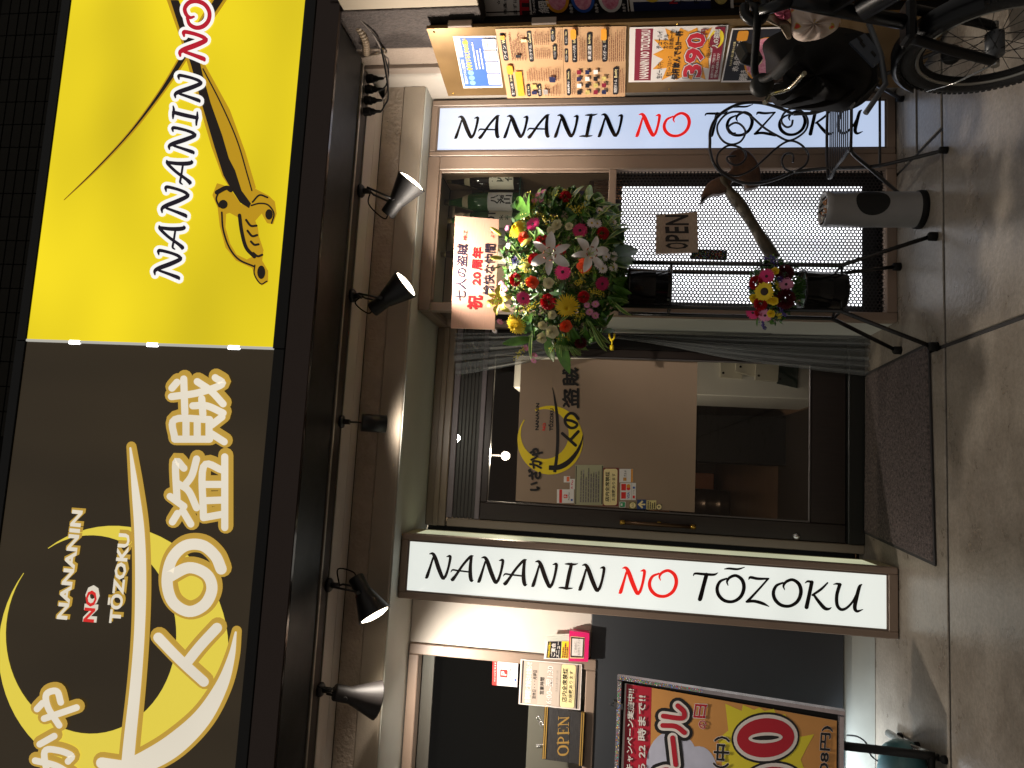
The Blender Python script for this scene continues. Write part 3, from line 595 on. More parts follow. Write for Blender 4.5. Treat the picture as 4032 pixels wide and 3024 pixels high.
# ------------------------------------------------------------------ spotlights on the track
M_LAMPB = mat('black_lamp', (18, 17, 17), .42, rvar=.12, vscale=30); M_LAMPG = mat('dusty_lamp', (36, 31, 29), .55, var=.3, vscale=14)
def spot_lamp(label, base_x, back, mouth, energy, col, body, size=75, r_mouth=.078, cable=1, tilt_y=0):
    bz = 2.630; base = Vector((base_x, 3.262, bz))
    t = thing('spotlight', label, 'spotlight', base, 'spotlights on the track')
    back, mouth = Vector(back), Vector(mouth); ax = (mouth-back).normalized(); L = (mouth-back).length
    m = MB(); m.lathe([(0, 0), (.033, 0), (.033, .012), (.026, .02), (.0, .02)], Matrix.Translation(base) @ Matrix.Rotation(PI, 4, 'X'), 20)
    m.tube([base-Vector((0, 0, .018)), base-Vector((0, 0, .055))], .014, 12); m.build('track_base', body, t)
    piv = back + ax*L*.36
    m = MB(); side = ax.cross(Vector((0, 1, 0))); side = Vector((0, 1, 0)) if side.length < .1 else Vector((0, 1, 0))
    top = base-Vector((0, 0, .052))
    for s_ in (-1, 1):
        e = piv + side*(.047*s_); k_ = Vector((top.x, top.y+.047*s_, top.z-.004))
        m.tube([top, k_, e], .0055, 6)
        m.tube([e-side*.006, e+side*.012*s_], .009, 8)
    m.build('bracket', body, t)
    F_ = Matrix.Translation(back) @ frame_rot(ax)
    m = MB(); ln = L*.42
    m.lathe([(0, 0), (.034, 0), (.037, .006), (.037, ln*.9), (.043, ln), (.043, ln+.004), (r_mouth, L-.004), (r_mouth+.001, L), (r_mouth-.003, L), (.038, ln+.006), (.03, ln*.7), (.0, ln*.7)], F_, 32); m.build('shade', body, t)
    m = MB(); m.lathe([(0, L+.012), (r_mouth*.5, L+.009), (r_mouth*.84, L), (r_mouth*.88, L-.012), (.03, ln+.02)], F_, 24); m.build('bulb', glow('lamp_glass', (255, 240, 214), 7.0), t)
    if cable:
        a = back + ax*.004; c = top + Vector((.0, .0, -.005))
        m = MB(); m.tube([tuple(p) for p in spline([tuple(c), tuple((a+c)/2-ax*.045+Vector((.02, -.02, .02))), tuple(a-ax*.03), tuple(a+ax*.01)], 6)], .0035, 6); m.build('cable', M_BLACKMATT, t)
    ld = bpy.data.lights.new('lamp_light', 'SPOT'); lo = bpy.data.objects.new('lamp_light', ld); link(lo, t)
    ld.energy = energy; ld.color = col; ld.spot_size = math.radians(size); ld.spot_blend = .8; ld.shadow_soft_size = .018
    lo.matrix_world = Matrix.Translation(mouth+ax*.034-base) @ frame_rot(-ax)
    return t
WARM = (1.0, .895, .78)
spot_lamp('black cone spotlight aimed at the poster boards, rightmost on the track', 1.301, (1.19, 3.285, 2.487), (1.345, 3.247, 2.362), 28, WARM, mat('dim_lamp', (20, 18, 17), .6, var=.2, vscale=14), 160)
spot_lamp('black cone spotlight aimed down at the flower arrangement', .772, (.708, 3.286, 2.527), (.838, 3.270, 2.360), 100, WARM, M_LAMPB, 158)
spot_lamp('black cone spotlight just above the left light box', -.603, (-.562, 3.29, 2.508), (-.722, 3.262, 2.392), 30, WARM, M_LAMPB, 130)
spot_lamp('dusty brown cone spotlight turned away towards the left window wall', -1.07, (-1.062, 3.22, 2.542), (-1.112, 3.325, 2.372), 95, WARM, M_LAMPG, 140, r_mouth=.085)
t = thing('downlight', 'small black cylinder downlight hanging above the door mat', 'downlight', (.158, 3.262, 2.63))
m = MB(); m.lathe([(0, 0), (.03, 0), (.03, .012), (.0, .016)], Matrix.Translation((.158, 3.262, 2.63)) @ Matrix.Rotation(PI, 4, 'X'), 18); m.bbox(.146, .17, 3.25, 3.274, 2.585, 2.614, .003); m.build('track_base', M_LAMPB, t)
m = MB(); m.tube([(.158, 3.262, 2.585), (.159, 3.275, 2.53)], .004, 8); m.build('stem', M_LAMPB, t)
m = MB(); m.lathe([(0, .0), (.04, 0), (.043, -.004), (.043, -.118), (.040, -.118), (.038, -.05), (0, -.05)], Matrix.Translation((.159, 3.27, 2.532)) @ Matrix.Rotation(math.radians(26), 4, 'X'), 28); m.build('shade', M_LAMPB, t)
m = MB(); m.lathe([(0, -.062), (.036, -.06), (.037, -.055)], Matrix.Translation((.159, 3.27, 2.532)) @ Matrix.Rotation(math.radians(26), 4, 'X'), 20); m.build('bulb', MATS['lamp_glass'], t)
ld = bpy.data.lights.new('lamp_light', 'SPOT'); lo = bpy.data.objects.new('lamp_light', ld); link(lo, t); ld.energy = 10; ld.color = WARM; ld.spot_size = math.radians(150); ld.spot_blend = 1.0; ld.shadow_soft_size = .03
lo.location = Vector((.159, 3.345, 2.415))-Vector((.158, 3.262, 2.63)); lo.rotation_euler = (math.radians(38), 0, 0)

# plugs and cables at the right end of the canopy
for i, xx in enumerate((1.862, 1.806, 1.748, 1.690)):
    z = 2.622; t = thing('power_plug', ['black plug in the track, nearest the dark pier', 'second black plug along from the dark pier', 'third black plug along from the dark pier', 'black plug in the track, farthest from the dark pier'][i], 'plug', (xx, 3.215, z), 'plugs under the canopy')
    m = MB(); m.lathe([(0, 0), (.021, 0), (.022, -.03), (.019, -.036), (.0, -.036)], Matrix.Translation((xx, 3.215, z)), 8, smooth=False); m.build('socket', M_BLACKMATT, t)
    m = MB(); m.lathe([(.016, -.036), (.015, -.05), (.008, -.062), (.007, -.082), (.004, -.09)], Matrix.Translation((xx, 3.215, z)), 10); m.build('plug_body', M_BLACKMATT, t)
t = thing('cable_bundle', 'loose bundle of dark cables looping to the plugs under the canopy', 'cable', (2.0, 3.1, 2.5))
for i, xx in enumerate((1.862, 1.806, 1.748, 1.690)):
    m = MB(); m.tube([tuple(p) for p in spline([(xx, 3.215, 2.535), (xx+.02, 3.205, 2.512+.002*i), (xx+.08, 3.19, 2.508-.004*i), (1.93, 3.12-.01*i, 2.51), (1.965, 3.0, 2.53), (2.02, 2.86, 2.62), (2.06, 2.80, 2.70)], 8)], .004, 6)
    m.build('cable', M_BLACKMATT if i % 2 else mat('grey_cable', (96, 86, 78), .6), t)
t = thing('conduit', 'ribbed flexible conduit bending under the end of the sign', 'conduit', (1.96, 3.0, 2.6))
m = MB(); cp = [tuple(p) for p in spline([(1.94, 3.13, 2.60), (1.97, 3.05, 2.585), (2.02, 2.97, 2.62), (2.06, 2.94, 2.70)], 14)]
m.tube(cp, [.016+.003*(k % 2) for k in range(len(cp))], 10, smooth=False); m.build('hose', mat('beige_hose', (120, 104, 84), .6), t)

# ------------------------------------------------------------------ sheets of print
class Sheet:
    """a flat printed thing; quad = photo pixels of its top-left, top-right, bottom-right, bottom-left corner"""
    def __init__(s, name, label, cat, plane, quad, off=.002, m=None, group=None, thick=.0006, part='paper'):
        s.pl, s.q, s.o = plane, [np.array(p, float) for p in quad], off
        c = [plane(*p, off) for p in quad]; s.t = thing(name, label, cat, (c[2]+c[3])/2, group)
        MB().prism(c, plane.n*-thick).build(part, m or M_PAPER, s.t)
    def px(s, u, v): a, b, c, d = s.q; return (1-v)*((1-u)*a+u*b) + v*((1-u)*d+u*c)
    def step(s): s.o += .0003; return s.o
    def poly(s, uv, m, name='printed_panel'): pr = Print(s.pl, s.step()); pr.poly([s.px(*p) for p in uv]); return pr.build(name, m, s.t)
    def rect(s, u0, v0, u1, v1, m, name='printed_panel'): return s.poly(((u0, v0), (u1, v0), (u1, v1), (u0, v1)), m, name)
    def rrect(s, u0, v0, u1, v1, r, m, name='printed_panel'):
        w_ = np.hypot(*(s.px(1, 0)-s.px(0, 0))); h_ = np.hypot(*(s.px(0, 1)-s.px(0, 0))); ru, rv = r, r*w_/h_
        pts = []
        for cu, cv, a in ((u1-ru, v0+rv, -PI/2), (u1-ru, v1-rv, 0), (u0+ru, v1-rv, PI/2), (u0+ru, v0+rv, PI)):
            pts += [(cu+ru*math.cos(a+k*PI/8), cv+rv*math.sin(a+k*PI/8)) for k in range(5)]
        return s.poly(pts, m, name)
    def ell(s, u, v, ru, rv, m, name='printed_panel', n=24): return s.poly([(u+ru*math.cos(2*PI*k/n), v+rv*math.sin(2*PI*k/n)) for k in range(n)], m, name)
    def text(s, body, u0, u1, v, h, m, bold=.012, name='lettering'):
        pr = Print(s.pl, s.step()); p0 = s.px(u0, v); text(pr, body, p0, s.px(u1, v), s.px(u0, v-h)-p0, bold); return pr.build(name, m, s.t)
    def lines(s, u0, u1, v0, v1, n, m, frac=.45, seed=1):
        """fine print too small to read in the photo"""
        R = random.Random(seed); pr = Print(s.pl, s.step()); dv = (v1-v0)/n
        for k in range(n):
            u = u0; e = u1-(u1-u0)*R.random()*.35
            while u < e:
                l = (u1-u0)*(.04+.12*R.random()); a, b = v0+dv*(k+.5-frac/2), v0+dv*(k+.5+frac/2)
                pr.poly([s.px(u, a), s.px(min(u+l, e), a), s.px(min(u+l, e), b), s.px(u, b)]); u += l+(u1-u0)*.02
        o = pr.build('fine_print', m, s.t); o['kind'] = 'stuff'; return o
def c(*p, k=1.0, o=(0, 0)): return (o[0]+p[0]*k, o[1]+p[1]*k)
P_ORANGE = mat('orange_print', (226, 150, 34), .5); P_BLUE = mat('blue_print', (44, 86, 170), .5); P_TAN = mat('tan_menu_paper', (190, 150, 110), .45, var=.05, vscale=6); P_MAROON = mat('maroon_print', (128, 20, 44), .5)
P_PINK = mat('raw_beef_print', (206, 86, 118), .45, var=.35, vscale=60, rgb2=(236, 170, 186)); P_DK = mat('dark_print', (22, 18, 24), .45); P_YEL = mat('yellow_print', (232, 206, 40), .5); P_CREAM = mat('cream_print_paper', (236, 218, 160), .5); P_GREY = mat('grey_print', (150, 142, 136), .5); P_GREYP = mat('greige_print', (176, 160, 146), .5)
P_OLIVE = mat('food_print', (186, 166, 96), .5, var=.4, vscale=70); P_GREEN = mat('green_print', (40, 150, 96), .5); P_NAVY = mat('navy_print_ink', (26, 30, 70), .5)

# notice boards on the pier
M_BRASSB = mat('brass_board', (118, 92, 56), .34, metal=.55, var=.14, vscale=3, rvar=.08)
def board(name, label, P, d, length, z0, z1):
    t = thing(name, label, 'notice board', P.p+d*length*.5, 'notice boards on the pier'); n = P.n; p = P.p
    m = MB(); m.prism([p+Vector((0, 0, z0)), p+d*length+Vector((0, 0, z0)), p+d*length+Vector((0, 0, z1)), p+Vector((0, 0, z1))], n*-.018); m.build('panel', M_BRASSB, t)
    for a in (.02, length-.02):
        for z in (z0+.03, z1-.03, (z0+z1)/2):
            q = p+d*a+Vector((0, 0, z)); MB().lathe([(0, .003), (.005, .002), (.006, 0)], Matrix.Translation(q) @ frame_rot(n), 8).build('screw', M_BRASS, t)
    return t
nb1 = board('notice_board', 'brass notice board beside the right light box, covered in menus', P_B1, bd, .468, .02, 2.25)
nb2 = board('notice_board', 'brass notice board at the photo edge, beyond the black hinge gap', P_B2, bd2, .34, .02, 2.262)
MB().prism([(1.95, 2.945, .02), (2.05, 3.035, .02), (2.05, 3.035, 2.24), (1.95, 2.945, 2.24)], (.03, .03, 0)).build('hinge_gap', M_BLACKMATT, nb1)
for z in (2.04, 1.66, .5):
    q = P_B1.p+bd*.476; MB().bbox(q.x, q.x+.03, q.y-.004, q.y+.012, z, z+.11, .002).build('hinge', mat('grey_hinge', (150, 136, 124), .4, metal=.6), nb1)
# blue restaurant etiquette notice
q = ((1825, 347), (1783, 143), (1953, 141), (1980, 344))
s = Sheet('poster', 'blue and white notice at the top of the brass board', 'poster', P_B1, q, .0015, group='posters on the boards')
s.rect(.03, .04, .97, .98, P_BLUE); s.rect(.60, .05, .96, .15, M_PAPER); s.text('大阪府・大阪市', .63, .93, .135, .06, P_NAVY, .01)
s.text('新型コロナウイルス感染症対策', .08, .55, .15, .08, M_PAPER, .015); s.text('外食をするときのお願い', .34, .95, .32, .14, P_YEL, .03)
for k in range(3): s.ell(.10+.095*k, .26, .045, .075, mat('light_blue_print', (110, 150, 214), .5))
s.lines(.36, .93, .38, .62, 3, M_PAPER, .4, 3)
for k in range(4):
    s.rrect(.06+.225*k, .66, .265+.225*k, .97, .015, M_PAPER); s.lines(.09+.225*k, .24+.225*k, .69, .80, 2, P_GREY, .5, k); s.ell(.16+.225*k, .88, .05, .07, mat('pale_blue_print', (150, 170, 214), .5))
# menus
def menu(label, q, seed, blocks, photos):
    s = Sheet('menu_sheet', label, 'menu', P_B1, q, .004, P_TAN, 'posters on the boards')
    R = random.Random(seed)
    for (u0, v0, u1, v1, body, body2) in blocks:
        s.rrect(u0, v0, u1, v1, .02, P_DK); s.text(body, u0+.03, u0+(u1-u0)*.55, v1-.012, (v1-v0)-.024, M_PAPER, .02); s.text(body2, u0+(u1-u0)*.62, u1-.03, v1-.014, (v1-v0)-.03, P_CREAM, .01)
    for k, (u0, v0, u1, v1, n) in enumerate(photos[0]): s.lines(u0, u1, v0, v1, n, mat('brown_fine_print', (120, 72, 46), .5), .34, seed+k)
    for k, (u0, v0, u1, v1, mm) in enumerate(photos[1]): s.rect(u0, v0, u1, v1, mm)
    return s
q1 = ((1998, 387), (1950, 114), (2214, 108), (2221, 385)); q2 = ((2223, 385), (2215, 107), (2467, 103), (2461, 380))
s = menu('upper orange drinks menu sheet on the brass board', q1, 3, [(.02, .08, .38, .16, '生ビール(中)', 'Each 430yen'), (.54, .05, .94, .13, 'ワイン', 'Wine'), (.52, .46, .96, .53, 'カクテル', 'Cocktail'), (.02, .36, .20, .42, 'ビール', 'Bottled'), (.02, .55, .20, .61, '日本酒', 'Sake'), (.54, .84, .76, .90, 'ソフトドリンク', 'Soft'), (.80, .82, .98, .88, 'カクテル', 'Non')],
     [[(.54, .17, .96, .42, 6), (.56, .55, .72, .80, 8), (.76, .55, .96, .80, 8), (.24, .38, .44, .94, 14), (.54, .91, .96, .99, 3), (.03, .66, .2, .94, 6)], [(.03, .20, .38, .31, P_ORANGE), (.05, .44, .10, .53, P_NAVY), (.13, .44, .19, .53, P_OLIVE), (.05, .64, .12, .72, P_GREY), (.58, .25, .62, .33, P_DK), (.80, .36, .84, .44, P_CREAM), (.40, .1, .46, .16, P_ORANGE), (.84, .05, .9, .12, P_ORANGE), (.22, .76, .30, .86, P_NAVY)]])
s.rrect(.34, .07, .47, .17, .03, P_ORANGE)
s = menu('lower orange drinks menu sheet on the brass board', q2, 9, [(.50, .02, .70, .08, 'ウイスキー', 'Whisky'), (.74, .02, .97, .08, 'ホッピー', 'Hoppy'), (.50, .14, .94, .22, 'チューハイ(中)', 'Each 430yen'), (.50, .38, .92, .46, '果実酒', 'Each 480yen'), (.50, .62, .94, .70, 'ハイボール', 'Whisky soda'), (.03, .04, .40, .10, '焼酎', 'Shochu'), (.03, .80, .42, .88, '焼酎ボトル', 'Bottle')],
     [[(.52, .24, .92, .36, 4), (.52, .48, .92, .60, 4), (.50, .72, .96, .98, 8), (.05, .12, .42, .18, 2), (.05, .90, .42, .99, 3)], [(.04+.095*(k % 4), .21+.135*(k//4), .10+.095*(k % 4), .28+.135*(k//4), (P_DK, P_NAVY, P_OLIVE, M_PAPER, P_MAROON)[(k*3) % 5]) for k in range(15)]])
s.rrect(.82, .12, .97, .21, .03, P_ORANGE); s.rrect(.80, .60, .97, .69, .03, P_ORANGE)
# 390 yen poster
q = ((2475, 324), (2479, 108), (2868, 99), (2835, 320))
s = Sheet('poster', 'poster with a huge red 390 on orange starburst', 'poster', P_B1, q, .006, group='posters on the boards')
s.rect(.03, .06, .97, .24, P_MAROON); s.text('NANANIN NO TOUZOKU', .06, .95, .215, .10, M_PAPER, .03)
st_ = []
for k in range(28): a = 2*PI*k/28; r_ = (.62 if k % 2 else .40); st_.append((min(.97, max(.03, .5+r_*math.cos(a))), min(.86, max(.25, .60+r_*.62*math.sin(a)))))
s.poly(st_, P_ORANGE)
s.text('生ビール(中)', .06, .36, .37, .07, M_INK, .015); s.text('黒生 ハーフ＆ハーフ', .10, .46, .46, .055, M_INK, .015); s.text('チューハイ', .60, .92, .34, .06, M_INK, .015); s.text('カクテル', .60, .86, .405, .055, M_INK, .015); s.text('日本酒(一合)', .60, .94, .465, .055, M_INK, .015)
s.text('何杯飲んでも!!一杯', .04, .92, .545, .085, M_INK, .03)
s.text('390', .05, .90, .805, .24, P_NAVY, .085); s.text('390', .06, .89, .80, .23, M_PAPER, .06); s.text('390', .075, .875, .792, .21, mat('price_red', (190, 24, 44), .5), .035)
s.text('円', .84, .94, .80, .07, P_MAROON, .03); s.text('(税込429円)', .42, .80, .865, .055, M_INK, .015)
s.rect(.03, .87, .97, .975, P_MAROON); s.text('36名様までのご宴会・ご予約承ります', .06, .50, .915, .03, M_PAPER, .01); s.text('☎06-6583-7277', .06, .50, .965, .04, M_PAPER, .015)
s.ell(.76, .90, .17, .075, P_YEL); s.ell(.72, .885, .14, .055, P_MAROON); s.text('人の盗賊', .60, .93, .925, .06, M_PAPER, .05); s.text('人の盗賊', .61, .92, .92, .05, M_INK, .01)
# beef poster
q = ((2839, 324), (2882, 112), (3150, 104), (3120, 322))
s = Sheet('poster', 'black poster with pink grilled beef plate, half behind the bicycle', 'poster', P_B1, q, .008, group='posters on the boards')
s.rect(.03, .02, .97, .98, P_DK); s.text('たんぱく質と鉄分の王様', .30, .75, .10, .035, P_CREAM, .01); s.text('赤身牛のチカラ', .20, .92, .21, .09, M_PAPER, .02); s.text('網焼き', .03, .22, .36, .12, M_PAPER, .02)
s.ell(.42, .55, .40, .28, P_ORANGE); s.ell(.44, .53, .36, .24, P_PINK); s.ell(.40, .46, .10, .07, P_CREAM); s.rrect(.76, .10, .95, .26, .04, P_ORANGE); s.rect(.03, .80, .97, .98, P_NAVY); s.lines(.08, .8, .82, .94, 3, M_PAPER, .5, 5)
# second board: three posters reaching out of the photo
def b2q(xa, xb): return ((xa, 68), (xa-12, -60), (xb-8, -60), (xb, 56))
s = Sheet('poster', 'dark and white staff recruiting poster with a big red TEL', 'poster', P_B2, ((1712, 66), (1696, -60), (2086, -66), (2090, 64)), .002, group='posters on the boards')
s.rect(.02, .01, .98, .25, mat('brown_print', (48, 26, 24), .5)); s.text('スタッフ', .06, .80, .165, .11, M_PAPER, .05); s.text('スタッフ', .07, .79, .16, .10, M_RED, .02); s.text('みんな', .10, .6, .225, .045, M_PAPER, .015)
s.text('時給1069', .06, .70, .32, .04, M_INK, .02); s.text('1名', .30, .9, .40, .08, M_RED, .03); s.text('職種:ホール', .06, .8, .475, .035, M_INK, .01); s.text('勤務時間:17', .06, .9, .535, .035, M_INK, .01); s.text('☆その', .35, .8, .69, .035, M_INK, .01); s.text('待遇:かけも', .06, .95, .755, .035, M_INK, .01); s.text('まずはお', .06, .75, .86, .04, M_INK, .01)
s.rect(.02, .885, .98, .99, mat('brown_print', (48, 26, 24), .5)); s.text('TEL', .04, .96, .985, .10, M_RED, .05)
s = Sheet('poster', 'dark menu poster with three pink raw beef dishes', 'poster', P_B2, ((2092, 60), (2078, -66), (2466, -70), (2478, 56)), .0035, group='posters on the boards')
s.rect(.02, .01, .98, .99, P_DK); s.text('Speciality', .06, .80, .055, .035, M_PAPER, .01); s.text('網焼', .06, .85, .19, .11, M_PAPER, .02)
for k, (u, v) in enumerate(((.5, .28), (.5, .54), (.5, .82))): s.ell(u, v, .44, .12, (P_ORANGE, P_BLUE, M_PAPER)[k]); s.ell(u+.02, v, .37, .09, P_PINK); s.text('赤身牛', .05, .35, v+.15, .035, M_PAPER, .01)
s = Sheet('poster', 'fruit drinks poster with white middle and dark photo ends', 'poster', P_B2, ((2486, 56), (2470, -70), (2884, -72), (2890, 46)), .005, group='posters on the boards')
s.rect(.03, .03, .38, .97, P_NAVY); s.ell(.62, .22, .26, .09, mat('lemon_print', (226, 190, 60), .5)); s.text('NEW', .30, .95, .46, .08, M_RED, .03); s.text('フルーツ', .28, .95, .54, .06, M_INK, .01); s.text('サワー', .40, .95, .61, .05, M_INK, .01); s.text('Fruit', .3, .9, .67, .05, M_INK, .01); s.text('各', .35, .6, .73, .05, M_INK, .01); s.rect(.03, .78, .97, .97, P_DK); s.ell(.55, .88, .3, .07, P_OLIVE)

# ---- door glass: moon logo and stickers
P_G = Plane((0, DY+.0135, 0), (0, -1, 0))
def d2(x, y): return (1650+x*.5425, 1250+y*.5425)
dl = thing('door_logo', 'yellow crescent with black brush name on the door glass', 'decal', (.15, DY, 1.5))
pr = Print(P_G, 0); pr.poly([d2(*p) for p in crescent((952, 890), 238, 250, (912, 846), 174, 181, (765, 745), (845, 680))]); pr.build('crescent', mat('decal_yellow', (236, 208, 24), .45), dl)
pr = Print(P_G, .0006)
pr.stroke([(*d2(x, y), w_*.5425) for x, y, w_ in ((968, 508, 1.5), (984, 590, 6), (998, 680, 10), (1005, 780, 11), (1006, 900, 11), (1000, 1000, 11), (992, 1070, 12), (984, 1124, 12))], 1, cap=False)
pr.stroke([(*d2(x, y), w_*.5425) for x, y, w_ in ((1190, 850, 1.5), (1180, 900, 6), (1150, 970, 12), (1100, 1035, 17), (1050, 1072, 19), (1000, 1090, 18), (942, 1090, 17))], 1, cap=False)
for st in (((1040, 842), (1092, 888), (1136, 928)), ((1098, 890), (1128, 858), (1156, 828))): pr.stroke([d2(*p) for p in st], 6)
for g, xt, xb, yl, yr, hw in (('の', 1050, 1158, 808, 690, 5.5), ('盗', 1044, 1156, 652, 520, 4.6), ('賊', 1044, 1156, 492, 370, 4.6), ('い', 800, 878, 1256, 1195, 4.2), ('ざ', 800, 880, 1178, 1105, 4.2), ('か', 804, 888, 1095, 1015, 4.2), ('や', 810, 892, 1008, 952, 4.2)):
    a, b = d2(xt, yl), d2(xb, yr); kana(pr, g, qbox(a[0], b[0], a[1], b[1]), hw)
o = pr.build('name_strokes', M_INK, dl)
for body, xt, xb, yl, yr, mm in (('NANANIN', 843, 868, 818, 622, M_INK), ('NO', 893, 916, 820, 766, mat('decal_red', (214, 34, 30), .45)), ('TŌZOKU', 938, 972, 823, 660, M_INK)):
    a, b = d2(xt, yl), d2(xb, yr); pr = Print(P_G, .0004); line(pr, body, a[0], b[0], a[1], b[1], .035, skew=3); pr.build('lettering', mm, dl)
def d8(x, y): return (1800+x*.3617, 1800+y*.3617)
def sticker(label, x0, y0, x1, y1, m, off=.0005, skew=2, cat='sticker'):
    a, b, c_, d_ = d8(x0, y1), d8(x0+skew, y0), d8(x1+skew, y0), d8(x1, y1)
    return Sheet('sticker', label, cat, P_G, (a, b, c_, d_), off, m, 'stickers on the door glass', .0003, 'backing')
P_WHITE = mat('sticker_white', (226, 222, 220), .4); P_SRED = mat('sticker_red', (220, 40, 34), .4)
s = sticker('small white sticker with orange square, topmost on the door', 1160, 207, 1228, 275, P_WHITE); s.rect(.15, .45, .9, .9, mat('sticker_orange', (232, 110, 60), .4))
s = sticker('narrow white sticker with a pink R on the door', 1226, 237, 1280, 350, P_WHITE); s.text('R Pay', .08, .92, .75, .5, mat('pink_ink', (206, 60, 90), .4), .02)
s = sticker('white sticker with red band and red square, lowest left of the logo', 1085, 350, 1270, 500, P_WHITE); s.rect(0.02, .14, .98, .30, P_SRED); s.rrect(.36, .40, .62, .62, .04, P_SRED); s.text('P', .43, .56, .59, .16, P_WHITE, .02); s.text('PayPay', .22, .78, .76, .09, M_INK, .005); s.rect(.15, .82, .3, .93, P_BLUE)
s = sticker('grey green notice sheet with blurred rows of writing on the door', 1280, 85, 1585, 520, mat('grey_green_notice', (166, 164, 132), .45), 0.0004, 6, 'notice'); s.rect(.02, .02, .98, .05, P_DK); s.rect(.02, .95, .98, .98, P_DK); s.lines(.06, .97, .16, .88, 8, P_GREY, .62, 2); s.lines(.07, .95, .17, .89, 8, mat('dark_grey_print', (70, 66, 60), .5), .25, 4)
s = sticker('cream no smoking notice with red edge on the door', 1583, 118, 1752, 532, mat('dull_red', (120, 34, 38), .5), .0004, 6, 'notice'); s.rrect(.02, .05, .98, .93, .06, P_CREAM); s.text('店内全席禁煙', .12, .90, .42, .26, M_INK, .03); s.text('お座敷あります', .14, .86, .80, .22, M_INK, .02); s.text('All seats are non-smoking', .1, .8, .53, .06, P_GREY, .0)
s = sticker('white sticker with brown square and orange strip on the door', 1765, 128, 1915, 275, P_WHITE); s.rect(0.01, .84, .99, .98, P_ORANGE); s.rect(.12, .28, .36, .52, mat('ochre_ink', (196, 140, 60), .4)); s.text('グルメ', .42, .88, .52, .2, M_INK, .01)
s = sticker('white sticker with four payment card marks on the door', 1775, 280, 1945, 467, P_WHITE); s.rect(.08, .06, .46, .36, P_SRED); s.rect(.56, .06, .94, .36, P_SRED); s.text('VISA', .08, .46, .60, .16, P_BLUE, .02); s.ell(.68, .52, .11, .12, P_SRED); s.ell(.82, .52, .11, .12, P_ORANGE); s.rect(.0, .72, 1, .735, P_GREY); s.rect(.1, .80, .26, .93, P_SRED); s.text('pring', .35, .60, .91, .1, P_GREY, .0); s.rect(.66, .80, .78, .93, P_BLUE)
s = sticker('small green square sticker low on the door glass edge', 1766, 485, 1832, 548, P_WHITE); s.rrect(.08, .08, .92, .92, .1, P_GREEN); s.rect(.3, .2, .7, .5, P_WHITE)
s = sticker('round olive entrance sticker beside the blue arrow', 1873, 488, 1947, 562, mat('olive_ink', (120, 112, 62), .4), .0004); s.ell(.5, .5, .44, .44, P_CREAM); s.text('入口', .22, .78, .66, .32, M_INK, .01)
s = sticker('blue square sticker with a cream arrow on the door edge', 1957, 463, 2056, 567, mat('sticker_blue', (28, 62, 118), .4)); s.poly(((.5, .08), (.92, .55), (.78, .68), (.58, .45), (.58, .92), (.42, .92), (.42, .45), (.22, .68), (.08, .55)), P_CREAM)
s = sticker('pale yellow sticker with four short lines of writing on the door', 2060, 470, 2166, 568, mat('pale_yellow_sticker', (222, 206, 140), .4)); s.lines(.06, .98, .06, .95, 4, M_INK, .55, 8)
s = sticker('round cream sticker with black birds, lowest on the door edge', 2168, 512, 2226, 572, mat('dark_ring', (60, 54, 40), .4), .0004); s.ell(.5, .5, .47, .47, P_CREAM); s.poly(((.2, .5), (.45, .35), (.6, .2), (.62, .42), (.8, .5), (.6, .55), (.5, .75), (.42, .56)), M_INK)

# ---- left window: notices, chained board, leaflet holder
def l2(x, y): return (1900+x*.3883, 2380+y*.3883)
PW1 = Plane((0, 3.978, 0), (0, -1, 0)); PW2 = Plane((0, WY-.026, 0), (0, -1, 0))
def lq(*p): return tuple(l2(*a) for a in p)
s = Sheet('sticker', 'white rounded payment sticker with red head on the left window', 'sticker', PW1, lq((97, 815), (105, 548), (362, 575), (350, 838)), .0005, P_WHITE)
s.rect(.0, .0, 1, .19, P_SRED); s.text('ペイペイ使えます', .12, .88, .14, .075, P_WHITE, .01); s.rrect(.32, .30, .62, .60, .04, P_SRED); s.text('P', .40, .56, .56, .22, P_WHITE, .03); s.text('PayPay', .22, .76, .77, .13, M_INK, .0); s.rect(.22, .88, .32, .95, P_BLUE)
s = Sheet('notice', 'beige opening hours notice with cream panel, under the left window', 'notice', PW2, lq((365, 1010), (388, 555), (1010, 608), (990, 1072)), .001, M_PAPER)
s.rect(.02, .012, .98, .985, P_GREYP); s.rect(.02, .03, .98, .055, P_DK); s.rect(.02, .925, .98, .95, P_DK); s.text('営業時間と定休日のお知らせ', .05, .95, .19, .095, M_PAPER, .03); s.text('営業時間と定休日のお知らせ', .05, .95, .187, .088, M_INK, .008); s.text('定休日・・・月曜日', .15, .78, .275, .065, M_INK, .015)
s.rect(.04, .30, .96, .655, mat('greige_light', (186, 172, 158), .5)); s.text('営業時間', .26, .64, .40, .07, M_INK, .02); s.text('16:00~翌1:30', .02, .90, .535, .10, M_PAPER, .04); s.text('16:00~翌1:30', .03, .89, .53, .09, M_INK, .012); s.text('ラストオーダー 1:00', .35, .82, .62, .04, P_GREY, .0)
s.rrect(.03, .67, .97, .90, .05, P_CREAM); s.text('店内全席禁煙', .14, .88, .775, .085, M_INK, .025); s.text('お座敷あります', .14, .84, .86, .06, M_INK, .015); s.text('All seats are non-smoking', .18, .8, .79, .015, P_GREY, .0); s.text('We have a tatami room', .2, .78, .885, .02, P_GREY, .0)
